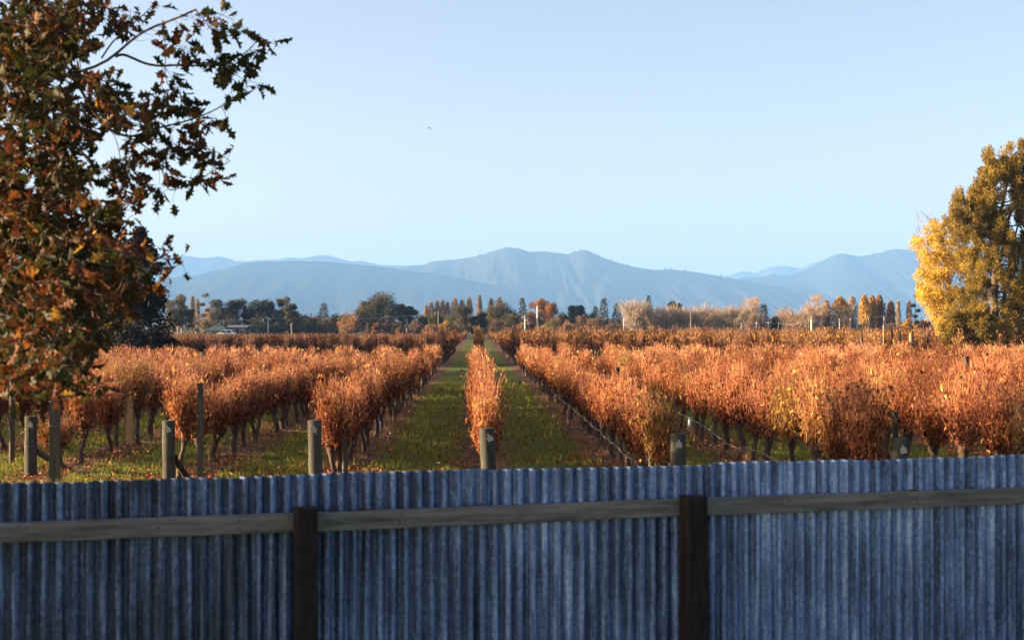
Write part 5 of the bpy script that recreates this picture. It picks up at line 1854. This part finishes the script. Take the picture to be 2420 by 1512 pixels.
def oak():
    r = np.random.RandomState(2024)
    T = (-8.5, 14.3)
    root = thing('oak_tree', 'Autumn oak with lobed green and russet leaves hanging into the picture', 'tree', (T[0], T[1], 0))
    off = np.array([T[0], T[1], 0])
    temps = []
    for q in range(8):
        V, F = oak_leaf(r)
        tri = F[:-1]
        temps.append((V - np.array([0, -.2, 0]), tri, F[-1][:3]))

    tm = MB()
    trunk = spline([(0, 0, -.2), (.05, 0, 1.2), (.25, -.1, 2.6), (.5, -.2, 4.2), (.6, -.2, 6.5), (.5, 0, 8.6)], 14)
    add_tube(tm, trunk, np.linspace(.30, .07, 14), 10)

    def L(px, py, Y):
        return P(px, py, Y) - off
    bm = MB()
    allpaths = []

    def branch(pts, r0, r1, Y0, Y1, root_z=None):
        n = len(pts)
        q = [L(a, b, Y0 + (Y1 - Y0) * k / max(1, n - 1)) for k, (a, b) in enumerate(pts)]
        rr = [r0 + (r1 - r0) * k / max(1, n - 1) for k in range(n)]
        if root_z is not None:
            z = root_z
            ax = np.array([np.interp(z, trunk[:, 2], trunk[:, k]) for k in range(3)])
            q = [ax, ax * .5 + q[0] * .5 + np.array([0, 0, .15])] + q
            rr = [r0 * 1.9, r0 * 1.4] + rr
        m = max(10, len(q) * 4)
        s = spline(q, m)
        tq = np.linspace(0, 1, len(rr))
        add_tube(bm, s, np.interp(np.linspace(0, 1, m), tq, rr), 6)
        allpaths.append(s)
        return s
    c1 = lambda a: [(x / 3.124, y / 3.124) for x, y in a]
    c2 = lambda a: [(x / 2.839, 435.6 + y / 2.839) for x, y in a]
    branch(c1([(-250, 760), (190, 690), (330, 600), (430, 560), (600, 525), (740, 500), (850, 420), (950, 310), (1050, 220), (1180, 180), (1320, 140), (1450, 70)]), .024, .008, 11.4, 10.8, 4.4)
    branch(c1([(850, 420), (900, 395), (1000, 440), (1080, 475), (1180, 490), (1330, 480), (1480, 490), (1700, 450), (1830, 380), (1910, 280)]), .012, .003, 11.05, 11.2)
    branch(c1([(540, 530), (570, 620), (630, 720), (670, 800), (800, 960), (960, 1020), (1150, 950), (1400, 890), (1600, 810), (1830, 640)]), .014, .003, 11.2, 11.4)
    branch(c1([(750, 430), (830, 310), (930, 220), (1050, 120), (1130, 40)]), .008, .003, 11.1, 11.5)
    branch(c1([(150, 560), (290, 765), (400, 770), (510, 765), (600, 715)]), .006, .003, 11.0, 10.6)
    branch(c1([(-200, 540), (0, 560), (200, 540), (310, 610)]), .016, .006, 11.6, 11.0, 4.6)
    branch(c1([(960, 1020), (1080, 1080), (1200, 1250), (1240, 1420), (1300, 1400), (1500, 1310), (1700, 1190)]), .007, .0025, 11.2, 11.0)
    branch(c1([(200, 1400), (450, 1380), (700, 1280), (850, 1200), (960, 1160)]), .008, .003, 10.8, 10.4)
    branch(c2([(-160, 20), (0, 90), (120, 150), (110, 300), (200, 480), (300, 580), (430, 670), (560, 720), (750, 760)]), .018, .004, 11.2, 10.2, 3.2)
    branch(c2([(300, 360), (560, 440), (700, 490), (900, 510), (1050, 490), (1160, 510), (1230, 515)]), .009, .0025, 11.0, 10.6)
    branch(c2([(-100, 600), (100, 760), (250, 900), (380, 1060), (420, 1200), (470, 1330), (560, 1310)]), .012, .003, 10.6, 9.2, 2.9)
    branch(c2([(-120, 880), (60, 980), (200, 1120), (120, 1240), (60, 1330)]), .010, .003, 10.4, 9.4)
    branch(c1([(1440, 70), (1500, 140), (1560, 220), (1620, 330)]), .005, .002, 10.8, 10.9)
    branch(c1([(-100, 200), (150, 150), (400, 60), (640, -30)]), .014, .006, 11.4, 11.0, 5.2)

    # leaf clusters: region boxes in the photograph (x0, y0, x1, y1, clusters)
    B = [(487, -10, 565, 105, 15), (515, 78, 640, 128, 7), (398, 88, 452, 132, 5), (345, 130, 575, 168, 13), (352, 160, 468, 290, 24), (558, 178, 628, 230, 5), (432, 225, 562, 298, 13),
         (256, 250, 370, 322, 16), (352, 305, 515, 400, 27), (382, 385, 418, 472, 7), (440, 366, 580, 465, 10), (225, 360, 338, 428, 12), (272, 425, 352, 482, 11), (205, 145, 304, 320, 28),
         (0, -20, 226, 145, 64), (226, 0, 330, 70, 14), (-30, 130, 96, 330, 34), (-30, 330, 100, 484, 40), (96, 225, 226, 484, 44), (90, 140, 200, 225, 12),
         (-30, 470, 200, 640, 66), (197, 470, 320, 545, 22), (197, 541, 352, 648, 34), (345, 560, 440, 668, 11), (-30, 640, 200, 830, 72), (197, 640, 325, 752, 30), (200, 745, 262, 790, 7), (141, 765, 190, 845, 9),
         (0, 820, 140, 895, 17), (105, 858, 200, 925, 6), (190, 870, 245, 930, 3), (10, 880, 60, 930, 3)]
    V_all, leafs = [], []
    PT = np.concatenate(allpaths)
    for (x0, y0, x1, y1, nc) in B:
        if x1 > 200:
            m_ = min(18, (x1 - x0) * .18, (y1 - y0) * .18)
            x1 -= m_ * 1.4; y0 += m_; y1 -= m_; x0 += m_ * .5
            if x0 > 340: nc *= .62
        for _ in range(max(2, int(nc * (1.45 if x1 < 205 else 0.64)))):
            cx, cy = r.uniform(x0, x1), r.uniform(y0, y1)
            low = max(0.0, min(1.0, (cy - 480) / 400))
            Y = r.uniform(10.0, 12.2) - low * r.uniform(0, 1.6)
            if x0 > 340: Y = r.uniform(10.6, 11.6)
            c = L(cx, cy, Y)
            a = r.uniform(0, 6.283)
            d = norm(np.array([math.cos(a) + .35, math.sin(a) * .7, r.normal(-.15, .45)]))
            # twig from the closest limb point when that is near
            tw = .26 * r.uniform(.7, 1.2)
            b0, b1 = c - d * tw * .5, c + d * tw * .5
            near = PT[np.argmin(np.linalg.norm(PT - b0, axis=1))]
            if np.linalg.norm(near - b0) < .28:
                add_tube(bm, spline([near, (near + b0) / 2 + r.normal(0, .03, 3), b0, b1], 6), np.linspace(.004, .0018, 6), 3, cap=False)
            else:
                add_tube(bm, [b0, c, b1], [.003, .0025, .0015], 3, cap=False)
            nl = r.randint(5, 9)
            tone = r.uniform(0.02, .70)
            for k in range(nl):
                f = (k + .4) / nl
                p = b0 * (1 - f) + b1 * f
                dd = norm(d * .45 + r.normal(0, .62, 3) + np.array([0, 0, -.32]))
                s = r.uniform(.10, .165) * (0.75 + .3 * f)
                leafs.append((p, dd, s, float(np.clip(tone + r.normal(0, .16) + .12 * (cy > 420), 0, 1)), r.randint(8)))
    # leaves along the outer length of every branch, on short side twigs
    for s_ in allpaths:
        seg = np.linalg.norm(np.diff(s_, axis=0), axis=1)
        tt = np.concatenate([[0], np.cumsum(seg)])
        q = tt[-1] * .30
        while q < tt[-1] + .01:
            p = np.array([np.interp(q, tt, s_[:, k]) for k in range(3)])
            a = np.array([np.interp(min(q + .05, tt[-1]), tt, s_[:, k]) for k in range(3)]) - np.array([np.interp(max(q - .05, 0), tt, s_[:, k]) for k in range(3)])
            px, py, z = to_px(p + off)
            if px > 300 or py > 400:
                dd = norm(norm(a) * .8 + r.normal(0, .55, 3) + np.array([0, 0, -.15]))
                e = p + dd * r.uniform(.06, .16)
                add_tube(bm, [p, (p + e) / 2 + r.normal(0, .008, 3), e], [.0025, .002, .0012], 3, cap=False)
                tone = r.uniform(0.05, .75)
                for k in range(r.randint(1, 4)):
                    leafs.append((e, norm(dd * .6 + r.normal(0, .5, 3) + np.array([0, 0, -.3])), r.uniform(.085, .15), float(np.clip(tone + r.normal(0, .12), 0, 1)), r.randint(8)))
            q += r.uniform(.05, .12)
    # the part of the crown beyond the picture edge, which shades the fence
    for _ in range(900):
        v = norm(r.normal(size=3)) * r.uniform(.35, 1.0)
        c = np.array([.1, -.1, 5.0]) + v * np.array([3.3, 3.7, 3.3])
        px, py, z = to_px(c + off)
        if -60 < px < 2500: continue
        for k in range(7):
            leafs.append((c + r.normal(0, .16, 3), norm(r.normal(size=3) + np.array([0, 0, -.4])), r.uniform(.15, .24), r.rand(), r.randint(8)))
    for _ in range(1000):  # unseen low clusters, added to shade the ends of the vine rows
        c = np.array([r.uniform(-12.5, -7.0), r.uniform(13.5, 19.6), r.uniform(1.5, 4.6)]) - off
        px, py, z = to_px(c + off)
        if px > -60: continue
        for k in range(7):
            leafs.append((c + r.normal(0, .17, 3), norm(r.normal(size=3) + np.array([0, 0, -.4])), r.uniform(.16, .26), r.rand(), r.randint(8)))
    # seen size decides which leaves are parts of their own
    def seen(lf):
        px, py, z = to_px(lf[0] + off)
        return lf[2] / z if (0 < px < 900 and 0 < py < 1000) else 0
    # those on the rim of the crown stand out, so count them first
    order = sorted(range(len(leafs)), key=lambda k: -seen(leafs[k]) * (1.0 + .8 * r.rand() + (1.6 if to_px(leafs[k][0] + off)[0] > 330 else 0)))
    single = set(order[:300])
    fol = MB()
    meshes = {}
    for k, (p, dd, s, t, q) in enumerate(leafs):
        R = frames(dd[None], r)[0]
        V, tri, stalk = temps[q]
        if k in single:
            tq = int(t * 5.999)
            if (q, tq) not in meshes:
                mm = MB()
                mm.add(V, tri, (tq + .5) / 6, 0, True)
                mm.add(V, [stalk], .6, 0)
                meshes[(q, tq)] = mm.mesh('leaf', M_OAK)
            o = link('leaf', meshes[(q, tq)], root)
            M = Matrix([[*(R[0] * s), p[0]], [*(R[1] * s), p[1]], [*(R[2] * s), p[2]], [0, 0, 0, 1]])
            o.matrix_local = M
        else:
            fol.add((V * s) @ R.T + p, tri, t, 0, True)
            fol.add((V[list(stalk)] * s) @ R.T + p, [(0, 1, 2)], .6)
    tm.obj('trunk', M_BARK, root)
    bm.obj('branches', M_BARK, root)
    fo = fol.obj('foliage', M_OAK, root)
    fo['kind'] = 'stuff'


oak()
